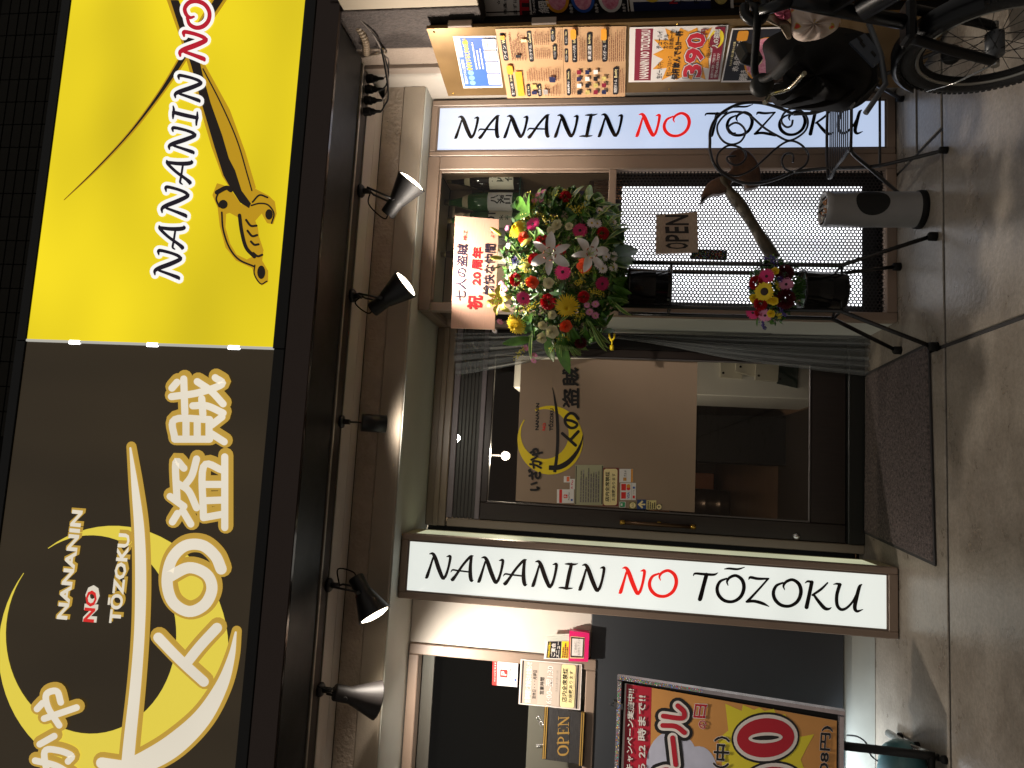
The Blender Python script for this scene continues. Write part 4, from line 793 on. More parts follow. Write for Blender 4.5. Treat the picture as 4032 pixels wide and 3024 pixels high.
# OPEN board on chains
ob = thing('open_sign', 'black plank OPEN sign with gold rails hung on chains', 'sign', tuple(PW2(2300, 2910)))
def slab_px(pts, plane, off, th, m, name, par): return MB().prism([plane(*p, off) for p in pts], plane.n*-th).build(name, m, par)
M_BPLANK = mat('black_plank', (44, 42, 42), .55, var=.35, vscale=10, stretch=(3, 1, 20), bump=.2, bscale=40)
slab_px(lq((632+33, 1048), (770, 1060), (752, 1588), (640, 1575)), PW2, .018, .014, M_BPLANK, 'plank', ob); slab_px(lq((772, 1060), (888, 1078), (870, 1605), (754, 1588)), PW2, .018, .014, M_BPLANK, 'plank', ob); slab_px(lq((890, 1078), (1000, 1095), (978, 1622), (872, 1605)), PW2, .018, .014, M_BPLANK, 'plank', ob)
M_GOLDP = mat('gold_paint', (206, 166, 92), .3, metal=.6)
for x0 in (632, 652, 1002, 1022):
    dx = 0 if x0 < 700 else 0; y0 = 1045 if x0 < 700 else 1098; y1 = 1565 if x0 < 700 else 1636
    slab_px(lq((x0, y0), (x0+11, y0+1), (x0-14, y1+1), (x0-25, y1)), PW2, .022, .016, M_GOLDP, 'rail', ob)
for xa in (604, 1000-20): pass
slab_px(lq((628, 1046), (670, 1050), (645, 1572), (603, 1564)), PW2, .0175, .012, M_BLACK, 'rail_back', ob); slab_px(lq((996, 1096), (1046, 1102), (1022, 1640), (974, 1632)), PW2, .0175, .012, M_BLACK, 'rail_back', ob)
SERIF = {'O': [[(.5, 1, .05), (.86, .82, .08), (.95, .5, .10), (.86, .18, .08), (.5, 0, .05), (.14, .18, .08), (.05, .5, .10), (.14, .82, .08), (.5, 1, .05)]], 'P': [[(.25, 0, .09), (.25, 1, .09)], [(.0, .02, .03), (.52, .02, .03)], [(.0, .98, .03), (.3, .98, .03)], [(.28, .97, .04), (.68, .96, .05), (.92, .74, .08), (.7, .50, .05), (.28, .48, .04)]], 'E': [[(.22, 0, .09), (.22, 1, .09)], [(.0, .02, .03), (.9, .03, .03), (.97, .22, .025)], [(.0, .98, .03), (.85, .97, .03), (.92, .80, .025)], [(.22, .51, .03), (.62, .51, .03)], [(.62, .40, .02), (.62, .62, .02)]], 'N': [[(.16, .02, .04), (.16, .96, .04)], [(.14, .96, .08), (.84, .04, .08)], [(.84, .04, .04), (.84, .98, .04)], [(.0, .02, .03), (.34, .02, .03)], [(.66, .98, .03), (1.0, .98, .03)], [(.0, .98, .03), (.16, .97, .03)]]}
pr = Print(PW2, .0195)
for ch, ya, yb in (('O', 1528, 1432), ('P', 1420, 1340), ('E', 1318, 1245), ('N', 1232, 1132)):
    xb_ = 868+(1530-ya)*.02; o_ = l2(xb_, ya)
    for st in SERIF[ch]: pr.stroke([(o_[0]+x*3*.3883-y_*108*.3883, o_[1]+x*(yb-ya)*.3883+y_*4*.3883, wd*108*.3883) for x, y_, wd in st], 1, smooth=ch in 'OP')
o = pr.build('lettering', M_GOLDP, ob)
for y0 in (1150, 1430):
    m = MB()
    for k in range(4):
        p = PW2(*l2(565+(k*16 if y0 < 1300 else k*14), y0+(k*26 if y0 < 1300 else 6)), .012)
        m.tube([p+Vector((.008*math.cos(a), .004*math.sin(a*2), .010*math.sin(a))) for a in np.linspace(0, 2*PI, 11)[:-1]], .0022, 6, closed=True)
    m.build('chain', M_STEEL, ob)
# leaflet holder
lh = thing('leaflet_holder', 'bright pink leaflet holder with white card on the plaster', 'leaflet holder', tuple(PW2(2315, 2545)))
slab_px(lq((873, 575), (880, 265), (1085, 290), (1070, 582)), PW2, .035, .05, mat('hot_pink_plastic', (214, 32, 104), .35), 'box', lh)
slab_px(lq((885, 545), (893, 322), (1035, 335), (1026, 548)), PW2, .0365, .001, P_CREAM, 'card_border', lh); slab_px(lq((890, 538), (897, 328), (1030, 341), (1021, 541)), PW2, .0375, .001, mat('dark_card', (60, 40, 36), .5), 'card_frame', lh); slab_px(lq((905, 518), (910, 345), (1020, 352), (1010, 525)), PW2, .0385, .0008, M_PAPER, 'card', lh)
for body, xt, xb, yl, yr in (('ご自由に', 930, 955, 490, 375), ('お持ち下さい', 962, 990, 515, 350)):
    pr = Print(PW2, .0395); a, b = l2(xt, yl), l2(xb, yr); line(pr, body, a[0], b[0], a[1], b[1], .0); pr.build('lettering', P_GREY, lh)
s = Sheet('leaflet', 'black and yellow banquet menu leaflet standing in the pink holder', 'leaflet', PW2, lq((620, 552), (640, 372), (880, 368), (872, 560)), .030, M_PAPER, 'leaflets in the pink holder')
s.rect(.05, .10, .98, .68, P_DK); s.rect(.05, .69, .98, .99, P_YEL); s.text('2時間飲み放題付!!', .06, .96, .23, .09, P_YEL, .02); s.text('ご宴会', .15, .88, .44, .17, M_PAPER, .04); s.text('メニュー', .08, .96, .62, .15, M_PAPER, .03); s.lines(.1, .95, .72, .97, 3, P_MAROON, .6, 2)
for k in range(3):
    Sheet('leaflet', ['white leaflet directly behind the black and yellow one', 'middle white leaflet fanned behind the black and yellow one', 'white leaflet fanned farthest from the black and yellow one'][k], 'leaflet', PW2, lq((622+8*k, 372-22*k+20), (628+10*k, 352-22*k), (880, 340-22*k), (880, 372-22*k+20)), .026-.004*k, mat('pale_leaflet', (206, 208, 196), .55), 'white leaflets in the pink holder')

# ------------------------------------------------------------------ poster stand on the left
ST_U = Vector((0, .2, .908)).normalized()
ps = thing('poster_stand', 'silver framed poster stand on a black T foot at the left edge', 'poster stand', (-1.25, 3.2, 0))
def stp(x, h, off=0.0): return Vector((x, 3.2, .368)) + ST_U*h + P_ST.n*off
SH, SL, SRX = .934, -1.56, -.917
M_SILV = mat('silver_tape', (176, 168, 172), .22, metal=.85, var=.1, vscale=40)
def bar(a, b, w1, w2, m, name, par, sm=True):
    a, b = Vector(a), Vector(b); d = (b-a).normalized(); s_ = d.cross(P_ST.n)
    pts = [a+s_*w1+P_ST.n*-.004, a+s_*w1*.6+P_ST.n*w2, a-s_*w1*.6+P_ST.n*w2, a-s_*w1+P_ST.n*-.004]
    return MB().prism(pts, b-a).build(name, m, par)
bar(stp(SRX-.012, 0), stp(SRX-.012, SH), .013, .014, M_SILV, 'frame_bar', ps); bar(stp(SL, SH-.012), stp(SRX-.026, SH-.012), .013, .014, M_SILV, 'frame_bar', ps); bar(stp(SL, .012), stp(SRX-.026, .012), .013, .014, M_SILV, 'frame_bar', ps); bar(stp(SL-.013, 0), stp(SL-.013, SH), .013, .014, M_SILV, 'frame_bar', ps)
# glitter on the upper part of the frame
m = MB(); R = random.Random(4)
gc = [mat('glitter%d' % k, cc, .25, metal=.0) for k, cc in enumerate(((230, 60, 50), (240, 200, 60), (70, 210, 110), (70, 130, 240), (235, 235, 240)))]
for k in range(420):
    if k % 2: p = stp(SRX-.012+R.uniform(-.006, .006), SH-.012-R.random()**1.5*.36, .0146)
    else: p = stp(SRX-.03-R.random()*.5, SH-.012+R.uniform(-.006, .006), .0146)
    a = Vector((R.uniform(-1, 1), R.uniform(-.2, .2), R.uniform(-1, 1))).normalized()*.0026; b = a.cross(P_ST.n).normalized()*.0022
    m.add([p-a, p+b, p+a, p-b], [(0, 1, 2, 3)], k % 5)
o = m.build('glitter', gc, ps); o['kind'] = 'stuff'
MB().prism([stp(SL, .02, -.006), stp(SRX-.02, .02, -.006), stp(SRX-.02, SH-.02, -.006), stp(SL, SH-.02, -.006)], P_ST.n*-.01).build('back_board', M_BLACKMATT, ps)
cl = MB(); cl.prism([stp(-1.062, SH-.03, .016), stp(-1.038, SH-.03, .016), stp(-1.034, SH+.012, .006), stp(-1.066, SH+.012, .006)], (0, .03, 0)); cl.tube([stp(-1.058, SH+.01, .004), stp(-1.05, SH+.032, .01), stp(-1.042, SH+.01, .004)], .0016, 6)
cl.build('binder_clip', M_BLACK, ps)
pt = MB(); pt.tube([stp(-1.065, .0, -.02), (-1.062, 3.20, .06), (-1.06, 3.19, .03)], .017, 10); pt.build('post', M_BLACK, ps)
pt = MB(); pt.tube([(-1.06, 3.19, .03), (-1.11, 3.42, .035), (-1.135, 3.66, .035)], .017, 10); pt.build('foot_bar', M_STEEL, ps)
pt = MB(); pt.tube([(-1.06, 3.19, .045), (-1.6, 3.19, .045)], .014, 10); pt.build('cross_bar', M_BLACK, ps)
for p in ((-1.06, 3.165, 0), (-1.125, 3.60, 0), (-1.10, 3.42, 0)): MB().lathe([(0, 0), (.017, 0), (.015, .016), (.008, .022), (.008, .03)], Matrix.Translation(p), 12).build('glide_foot', M_BLACKMATT, ps)
def s2(x, y): return (2400+x*.4069, 2600+y*.4069)
q = tuple(s2(*p) for p in ((92, 1500), (150, 222), (2180, 580), (2170, 1500)))
po = Sheet('poster', 'orange beer campaign poster with red lettering in the silver stand', 'poster', P_ST, q, .0005, M_PAPER)
def pp(pts, m, off, name='printed_panel'):
    pr = Print(P_ST, off); pr.poly([s2(*p) for p in pts]); return pr.build(name, m, po.t)
pp(((408, 265), (2200, 585), (2190, 1500), (380, 1500)), mat('poster_orange', (206, 146, 78), .45, var=.1, vscale=3), .0010)
pp(((163, 228), (408, 265), (380, 1500), (120, 1500)), mat('poster_red', (176, 22, 48), .45), .0012)
pp([(1120, 420), (1280, 490), (1290, 430), (1400, 480), (1450, 455), (1500, 490), (1590, 470), (1620, 540), (1700, 520), (1760, 640), (1850, 740), (1980, 715), (1900, 860), (1850, 960), (1900, 1100), (1800, 1500), (1080, 1500), (1090, 1000), (1050, 760), (1150, 680)], mat('poster_yellow', (222, 206, 48), .45), .0014)
pp([(650+230*math.cos(a)*1.1-40, 1010+330*math.sin(a)) for a in np.linspace(0, 2*PI, 30)[:-1]], mat('foam_print', (186, 188, 206), .45, var=.1, vscale=8), .0013)
pp([(860+190*math.cos(a), 1120+290*math.sin(a)) for a in np.linspace(0, 2*PI, 30)[:-1]], mat('foam_print', (186, 188, 206), .45), .0016)
BRED = mat('poster_deep_red', (178, 18, 40), .45)
def band(strokes, ws):
    for kk, (ww, mm) in enumerate(ws):
        pr = Print(P_ST, .0020+.0009*kk)
        for st in strokes: pr.stroke([s2(*p) for p in st], ww*.4069)
        pr.build('brush_lettering', mm, po.t)
band((((660, 440), (720, 500), (700, 560), (520, 540)), ((515, 630), (640, 640), (725, 700)), ((610, 750), (640, 1010)), ((470, 1080), (560, 1060), (600, 1130), (540, 1200), (450, 1250))), ((82, M_INK), (50, M_PAPER), (24, BRED)))
for off, ru, rv, mm in ((.0024, 330, 248, M_INK), (.0028, 312, 226, M_PAPER), (.0032, 278, 190, BRED), (.0036, 165, 52, M_PAPER), (.004, 130, 22, M_INK)):
    pp([(1510+ru*math.cos(a), 750+rv*math.sin(a)-(ru*math.cos(a))*.04) for a in np.linspace(0, 2*PI, 40)[:-1]], mm, off, 'zero_figure')
    pp([(1580+ru*math.cos(a), 1220+rv*math.sin(a)-(ru*math.cos(a))*.04) for a in np.linspace(0, 2*PI, 40)[:-1]], mm, off+.0002 if mm is not M_INK else off-.0002, 'three_figure')
def ptext(body, xb0, y0, xb1, y1, cap, m1, b1, m2=None, b2=.06, off=.0046):
    if m2 is not None: pr = Print(P_ST, off); text(pr, body, s2(xb0, y0), s2(xb1, y1), (-cap*.4069, -3), b2); pr.build('lettering_outline', m2, po.t)
    pr = Print(P_ST, off+.0003); text(pr, body, s2(xb0, y0), s2(xb1, y1), (-cap*.4069, -3), b1); pr.build('lettering', m1, po.t)
ptext('キャンペーン実施中!!', 222, 1075, 242, 282, 66, M_PAPER, .035, M_INK, .06)
ptext('ら 22 時まで!!', 350, 1090, 352, 345, 78, M_PAPER, .04, M_INK, .06)
ptext('日', 925, 560, 945, 430, 115, BRED, .02, M_PAPER, .09); ptext('の', 935, 665, 940, 585, 75, BRED, .02, M_PAPER, .08)
ptext('（中）', 1150, 1050, 1165, 740, 150, M_INK, .03, M_PAPER, .07); ptext('308円)', 2130, 1180, 2160, 640, 110, M_INK, .04, M_PAPER, .075)
# water tank weight
tk = thing('water_weight', 'teal plastic water weight lying under the poster stand', 'weight', (-1.3, 3.45, 0))
m = MB(); pr_ = []
for k, (r_, z) in enumerate(((.02, .002), (.17, .0), (.20, .02), (.205, .07), (.185, .11), (.12, .135), (.0, .14))): pr_.append((r_, z))
m.lathe(pr_, Matrix.Translation((-1.30, 3.42, 0)) @ Matrix.Diagonal((1.05, .95, 1, 1)), 28); m.build('tank', mat('teal_plastic', (62, 108, 112), .35, var=.06, vscale=6), tk)
m = MB(); m.lathe([(.03, .13), (.03, .16), (.026, .165), (0, .165)], Matrix.Translation((-1.26, 3.38, 0)), 16); m.build('cap', mat('teal_cap', (84, 136, 138), .35), tk)

# ------------------------------------------------------------------ door mat
t = thing('doormat', 'large grey brown pile door mat in front of the dark door', 'doormat', (.15, 3.66, 0))
c0 = [Vector(p) for p in ((-.262, 4.06, .004), (-.323, 3.226, .004), (.622, 3.262, .004), (.590, 4.03, .004))]
cen = sum(c0, Vector())/4
MB().prism(c0, (0, 0, .005)).build('rubber_border', mat('mat_rubber', (38, 36, 36), .7), t)
inn = [cen+(p-cen)*.972 for p in c0]; m = MB(); N = 90
def bil(u, v): return (inn[0]*(1-u)+inn[3]*u)*(1-v)+(inn[1]*(1-u)+inn[2]*u)*v
R = random.Random(2); vs = []
for i in range(N+1):
    for j in range(N+1):
        p = bil(i/N, j/N); e = 1 if 0 < i < N and 0 < j < N else 0; vs.append(p+Vector((0, 0, .0055+e*(.004+.004*R.random()))))
m.add(vs, [(i*(N+1)+j, i*(N+1)+j+1, (i+1)*(N+1)+j+1, (i+1)*(N+1)+j) for i in range(N) for j in range(N)])
m.build('pile', mat('mat_pile', (104, 92, 88), .95, var=.5, vscale=70, bump=1.0, bscale=160, rgb2=(44, 38, 38)), t)

# ------------------------------------------------------------------ curtain at the door side, slingshot
t = thing('curtain', 'sheer grey green curtain tied back at the door', 'curtain', (.7, 4.0, 0))
M_CUR = mat('sheer_curtain', (126, 130, 130), .8, alpha=.56, var=.12, vscale=30, stretch=(1, 1, .05))
le = ((1790, 1478), (1900, 1462), (2051, 1434), (2180, 1402), (2290, 1368), (2380, 1338), (2410, 1333), (2450, 1336), (2560, 1352), (2700, 1378), (2850, 1408), (3000, 1431), (3200, 1457), (3330, 1472), (3432, 1484))
m = MB(); nU = 60; rows_ = spline([(a, b) for a, b in le], 4); vs = []
for (x, y) in rows_:
    yr = 1312; n_f = 6.5
    for k in range(nU+1):
        u = k/nU; w_ = (y-yr)/170
        yy = 4.0 + .018*math.sin(u*n_f*2*PI+1.3*math.sin(u*5)+ .6*math.sin(x*.004))*(.25+.45*w_) + .012*math.sin(u*17+x*.002+2*math.sin(u*4)) + .005*math.sin(u*61+x*.006)
        xd = x + 10*math.sin(u*9)*(.3 if x < 3300 else 1)
        vs.append(aty(xd, yr+(y-yr)*u, yy))
nr = len(rows_); m.add(vs, [(i*(nU+1)+k, i*(nU+1)+k+1, (i+1)*(nU+1)+k+1, (i+1)*(nU+1)+k) for i in range(nr-1) for k in range(nU)], 0, True)
m.build('cloth', M_CUR, t)
m = MB(); vs = []
for (x, y) in ((3436, 1485), (3462, 1488)):
    for k in range(nU+1): u = k/nU; vs.append(aty(x-8*math.sin(u*9), 1306+(y-1306)*u, 4.0+.03*math.sin(u*6.5*2*PI)))
m.add(vs, [(k, k+1, nU+1+k+1, nU+1+k) for k in range(nU)], 0, True); m.build('hem', mat('curtain_hem', (150, 150, 154), .4, alpha=.75), t)
t = thing('slingshot', 'small yellow toy slingshot hung on the curtain tie', 'slingshot', tuple(aty(2440, 1370, 3.93)))
YP = mat('yellow_plastic', (226, 196, 20), .35); d_ = lambda x, y: tuple(aty(*d2(x, y), 3.93))
MB().tube([d_(*p) for p in ((1380, 118), (1384, 150), (1396, 166), (1400, 172), (1404, 166), (1416, 150), (1420, 118))], .0058, 8).build('fork', YP, t)
MB().tube([d_(1400, 168), d_(1400, 205)], .005, 8).build('handle', YP, t); MB().tube([d_(1400, 203), d_(1400, 238)], .011, 6).build('grip', YP, t)

# ------------------------------------------------------------------ bottles in the bay
def bottle(label, px, y, base_z, h, col, lab, dirx=0, wide=.052, neck=None):
    p = aty(px[0], px[1], y); t = thing('sake_bottle', label, 'bottle', (p.x, y, base_z), 'sake bottles in the bay')
    k = h/.40; M_ = Matrix.Translation((p.x, y, base_z)) @ Matrix.Scale(k, 4)
    m = MB(); m.lathe([(0, .0), (wide*.9, 0), (wide, .006), (wide, .215), (wide*.94, .245), (wide*.62, .295), (.0185, .345), (.0145, .38), (.0145, .392), (.0165, .394), (.0165, .402), (0, .403)], M_, 28); m.build('glass_body', col, t)
    m = MB(); m.lathe([(wide+.0008, .035), (wide+.0008, .165)], M_, 20, a0=-PI*.95, a1=-PI*.05); m.build('label', mat('bottle_label', (214, 206, 188), .6) if lab is None else lab, t)
    m = MB(); m.lathe([(wide*.80, .272), (wide*.58, .304)], M_ @ Matrix.Scale(1.04, 4, (1, 0, 0)) @ Matrix.Scale(1.04, 4, (0, 1, 0)), 16, a0=-PI*.85, a1=-PI*.15); m.build('neck_label', mat('neck_label', (206, 192, 160), .6), t)
    m = MB(); m.lathe([(.0172, .378), (.0172, .404), (0, .405)], M_, 16); m.build('cap', mat('cap_foil', (120, 104, 70), .35, metal=.5), t)
    return t, p, k
M_BRB = mat('brown_bottle_glass', (36, 22, 18), .08, spec=.8); M_GRB = mat('green_bottle_glass', (52, 104, 44), .08, spec=.8); M_GRB.node_tree.nodes['Principled BSDF'].inputs['Transmission Weight'].default_value = .35
YL = FY+.15
labs = []
for args in (('brown sake bottle in the bay corner, beside the window post', (1900, 712), YL, 1.9005, .415, M_BRB, None), ('bright green sake bottle with white label in the bay', (1900, 798), YL, 1.9005, .42, M_GRB, mat('white_label', (206, 202, 202), .6)),
             ('green sake bottle half hidden behind the congratulation plaque', (1900, 868), YL+.01, 1.9005, .40, mat('dark_green_glass', (40, 82, 40), .1, spec=.8), None), ('pale sake bottle behind the corner of the plaque', (1900, 932), YL+.01, 1.9005, .36, mat('clear_bottle_glass', (150, 156, 150), .1, spec=.8), mat('grey_label', (190, 186, 182), .6)),
             ('brown bottle whose neck rises above the plaque', (1900, 1003), YL+.02, 1.9005, .425, M_BRB, None)):
    labs.append(bottle(*args))
for (t, p, k), rows in zip(labs[:3], ((('十', .145, .05), ('四', .105, .05), ('代', .06, .05)), (('八', .128, .05), ('海', .092, .05), ('山', .058, .05)), (('01', .145, .06), ('木', .10, .03), ('本', .07, .03)))):
    for body, z, sz in rows:
        v, f = text_shape(body, .03); m = MB(); r_ = .0535*k
        vs = []
        for u, w_ in v: a = -PI/2+(u-.5)*sz/.0535; vs.append((p.x+r_*math.cos(a), BASE[t.name].y+r_*math.sin(a), 1.9005+k*(z-.02+w_*sz*.8)))
        m.add(vs, f); m.build('lettering', mat('label_ink', (58, 56, 40), .6) if t is labs[0][0] else M_INK, t)
# broom-like brush and a blue funnel low in the bay, orange rack
t = thing('straw_brush', 'brown straw brush in a clear wrapper low in the bay', 'brush', tuple(aty(2400, 770, FY+.13)))
m = MB(); R = random.Random(3)
for k in range(70):
    a = aty(2335+R.random()*70, 710+R.random()*75, FY+.10+R.random()*.06); m.tube([a, (a.x+R.uniform(-.01, .01), a.y, a.z-.10)], .0022, 4)
m.build('bristles', mat('straw', (120, 78, 44), .8, var=.3, vscale=40), t)['kind'] = 'stuff'
m = MB(); m.tube([aty(2330, 715, FY+.13), aty(2330, 790, FY+.13)], .012, 8); m.build('head', mat('straw_dark', (92, 58, 34), .8), t)
t = thing('funnel', 'blue plastic funnel standing beside the straw brush', 'funnel', tuple(aty(2290, 765, FY+.12)))
pz_ = aty(2262, 770, FY+.12); m = MB(); m.lathe([(.004, .085), (.006, .05), (.022, .02), (.027, -.01), (.024, -.06), (0, -.06)], Matrix.Translation(pz_), 18); m.build('cone', mat('blue_plastic', (52, 58, 112), .35), t)

# ------------------------------------------------------------------ wooden OPEN board, little plate and the wooden axe in front of the mesh
PM = Plane((0, FY-.012, 0), (0, -1, 0))
def m2(x, y): return (2400+x*.6329, 550+y*.6329)
t = thing('open_board', 'square pale wooden OPEN board hung on the perforated sheet', 'sign', tuple(PM(*m2(550, 570))))
M_PLY = mat('carved_wood', (176, 158, 140), .6, var=.22, vscale=14, stretch=(3, 1, 26), bump=.35, bscale=30)
slab_px([m2(*p) for p in ((288, 708), (292, 468), (546, 448), (552, 700))], PM, .008, .016, M_PLY, 'plank', t)
for body, ya, yb in (('O', 680, 640), ('P', 634, 590), ('E', 582, 540), ('N', 532, 468)):
    pr = Print(PM, .0092); text(pr, body, m2(494, ya), m2(490, yb), (-92, 0), .02); pr.build('lettering', M_INK, t)
for yy in (468, 708):
    MB().tube([PM(*m2(290, yy), .004), PM(*m2(250, yy-(8 if yy < 600 else -10)), .004), PM(*m2(232, yy), -.004)], .002, 6).build('wire', M_STEEL, t)
t = thing('name_plate', 'small black glittering plate on the mesh below the OPEN board', 'plate', tuple(PM(*m2(620, 715))))
slab_px([m2(*p) for p in ((505, 742), (512, 685), (733, 690), (728, 750))], PM, .004, .006, M_BLACK, 'plate', t)
m = MB(); R = random.Random(8)
for k in range(160):
    p = PM(*m2(520+R.random()*195, 694+R.random()*44), .0046); a = .0016; m.add([p+Vector((-a, 0, 0)), p+Vector((0, 0, a)), p+Vector((a, 0, 0)), p+Vector((0, 0, -a))], [(0, 1, 2, 3)], k % 5)
m.build('glitter', gc, t)['kind'] = 'stuff'
t = thing('wooden_axe', 'big carved brown wooden axe leaning against the perforated sheet', 'axe', (1.1, 3.55, .5))
M_AXE = mat('carved_axe_wood', (96, 66, 44), .5, var=.4, vscale=14, bump=.3, bscale=40, rgb2=(46, 30, 22)); M_HAFT = mat('mossy_haft', (70, 60, 42), .55, var=.3, vscale=20, bump=.2, bscale=60)
YA = 3.545
hp = [aty(*m2(x, y), YA) for x, y in ((1030, 745), (960, 640), (890, 525), (815, 410), (750, 330), (715, 280), (700, 240))]
hp = [Vector(p) for p in spline([tuple(v) for v in hp], 5)]; nh = len(hp)
MB().tube(hp, [.030-.004*k/nh+.003*math.sin(k*.5) for k in range(nh)], 14).build('haft', M_HAFT, t)
def axepart(pts, th, name):
    bm = bmesh.new(); f_ = [bm.verts.new(aty(*m2(x, y), YA-th/2)) for x, y in pts]; fc = bm.faces.new(f_)
    ex = bmesh.ops.extrude_face_region(bm, geom=[fc]); bmesh.ops.translate(bm, vec=(0, th, 0), verts=[v for v in ex['geom'] if isinstance(v, bmesh.types.BMVert)])
    bmesh.ops.bevel(bm, geom=[e for e in bm.edges if abs((e.verts[0].co-e.verts[1].co).normalized().y) < .5], offset=.012, segments=3, affect='EDGES', profile=.6)
    bm.verts.index_update(); mb_ = MB(); mb_.add([v.co.copy() for v in bm.verts], [[v.index for v in f.verts] for f in bm.faces], 0, True); bm.free(); return mb_.build(name, M_AXE, t)
def smooth_outline(pts, n=4): return [tuple(p) for p in spline(pts, n, True)]
axepart(smooth_outline([(735, 105), (775, 62), (832, 52), (888, 88), (932, 158), (946, 230), (932, 284), (852, 300), (838, 268), (800, 243), (770, 250), (748, 285), (700, 262), (722, 212), (758, 180), (752, 142)], 3), .045, 'blade')
axepart(smooth_outline([(722, 225), (660, 238), (610, 270), (577, 330), (570, 392), (592, 372), (640, 338), (700, 332), (752, 292)], 3), .045, 'spike')

# ------------------------------------------------------------------ ashtray bin
bx, by = 1.243, 3.335; br = .080; bh = .425
t = thing('ashtray_bin', 'grey cylindrical ashtray bin with black oval opening', 'bin', (bx, by, 0))
M_BIN = mat('grey_painted_steel', (150, 149, 148), .35, metal=.15, var=.05, vscale=8); TB = Matrix.Translation((bx, by, 0))
MB().lathe([(0, .002), (br+.006, .0), (br+.007, .012), (br+.005, .026), (br, .028)], TB, 40).build('base_ring', M_BLACKMATT, t)
MB().lathe([(br, .024), (br, bh-.03), (br+.0015, bh-.028), (br+.0015, bh), (br-.003, bh+.004), (br-.010, bh+.002), (br-.012, bh-.012), (0, bh-.012)], TB, 40).build('drum', M_BIN, t)
m = MB(); a0 = -PI/2+.15; n = 32; rg = []
for rr_ in (1, .75, .5, .25): rg.append([(a0+.82*rr_*math.cos(2*PI*k/n), .235+.072*rr_*math.sin(2*PI*k/n)) for k in range(n)])
vs = [(bx+(br+.0012)*math.cos(a), by+(br+.0012)*math.sin(a), z) for r_ in rg for a, z in r_]; vs.append((bx+(br+.0012)*math.cos(a0), by+(br+.0012)*math.sin(a0), .235))
m.add(vs, [(i*n+k, i*n+(k+1) % n, (i+1)*n+(k+1) % n, (i+1)*n+k) for i in range(3) for k in range(n)]+[(3*n+k, 3*n+(k+1) % n, 4*n) for k in range(n)], 0, True); m.build('opening', mat('dark_opening', (8, 8, 8), .7), t)
m = MB(); R = random.Random(6)
for k in range(26):
    a, r_ = R.random()*2*PI, .06*math.sqrt(R.random()); p = Vector((bx+r_*math.cos(a), by+r_*math.sin(a), bh-.009)); d = Vector((R.uniform(-1, 1), R.uniform(-1, 1), R.uniform(0, .9))).normalized()*.022
    m.tube([p, p+d], .0042, 6, k % 3)
m.build('cigarette_ends', [mat('ash_white', (210, 206, 196), .8), mat('filter_tan', (170, 120, 80), .8), mat('ash_dark', (60, 56, 52), .9)], t)['kind'] = 'stuff'

# ------------------------------------------------------------------ wire garden chair
t = thing('garden_chair', 'black wrought iron garden chair with scroll back by the bicycle', 'chair', (1.64, 3.3, 0))
M_IRON = mat('black_iron', (24, 23, 24), .35, rvar=.1, vscale=30); YB = 3.475
def k2(x, y): return aty(2700+x*.3617, 350+y*.3617, YB)
def cs(pts, n=7): return [tuple(p) for p in spline([tuple(k2(*p)) for p in pts], n)]
half = [(1172, 903), (1000, 977), (800, 1027), (600, 1018), (430, 942), (318, 835), (268, 690), (264, 575)]
outer = half + [(268, 460), (318, 340), (430, 235), (600, 160), (800, 152), (1000, 200), (1172, 275)]
MB().tube(cs(outer), .0075, 10).build('back_hoop', M_IRON, t)
for pts in ([(1165, 340), (1150, 400), (1095, 415), (1045, 362), (1060, 280), (1150, 215), (1270, 250), (1330, 350), (1290, 470), (1135, 562), (1000, 510), (850, 420), (700, 290), (580, 250), (450, 270), (352, 380), (350, 480), (410, 570), (500, 605), (600, 570), (650, 470), (600, 390), (530, 370), (460, 420), (480, 480), (545, 485)],
            [(1165, 800), (1172, 748), (1148, 703), (1080, 716), (1045, 790), (1080, 870), (1180, 898), (1300, 830), (1332, 720), (1262, 612), (1135, 565), (1000, 635), (860, 760), (720, 880), (560, 945), (420, 910), (346, 820), (350, 710), (430, 632), (510, 615), (610, 650), (655, 730), (620, 800), (540, 830), (460, 790), (455, 742), (545, 730)]):
    MB().tube(cs(pts, 5), .0052, 8).build('scroll', M_IRON, t)
xl, xr = 1.435, 1.835
for x_, sx in ((xl, -1), (xr, 1)):
    e = k2(1172, 903) if sx < 0 else k2(1172, 275); xb = e.x
    MB().tube([tuple(p) for p in spline([(xb, YB, e.z), (xb, 3.44, .40), (x_+.004*sx, 3.30, .235), (x_+.02*sx, 3.18, .11), (x_+.025*sx, 3.085, .012)], 5)], .0085, 8).build('leg', M_IRON, t)
    MB().tube([tuple(p) for p in spline([(x_, 3.12, .372), (x_+.004*sx, 3.17, .345), (x_+.012*sx, 3.31, .225), (x_+.03*sx, 3.42, .12), (x_+.045*sx, 3.535, .012)], 5)], .0085, 8).build('leg', M_IRON, t)
    for p in ((x_+.025*sx, 3.085, 0), (x_+.045*sx, 3.535, 0)): MB().lathe([(0, 0), (.015, 0), (.014, .03), (0, .032)], Matrix.Translation(p), 12).build('rubber_foot', M_BLACKMATT, t)
MB().tube([(xl+.02, 3.36, .17), (xr-.02, 3.36, .17)], .006, 8).build('stretcher', M_IRON, t)
MB().tube([tuple(p) for p in spline([(xl+.03, 3.115, .374), (xl+.0, 3.15, .375), (xl, 3.28, .378), (xl+.01, 3.42, .382), (xr-.01, 3.42, .382), (xr, 3.28, .378), (xr, 3.15, .375), (xr-.03, 3.115, .374)], 6, True)], .007, 8, closed=True).build('seat_rim', M_IRON, t)
for k in range(10): y_ = 3.135+k*.0285; MB().bbox(xl+.004, xr-.004, y_, y_+.011, .3775, .3815, .001).build('seat_slat', M_IRON, t)

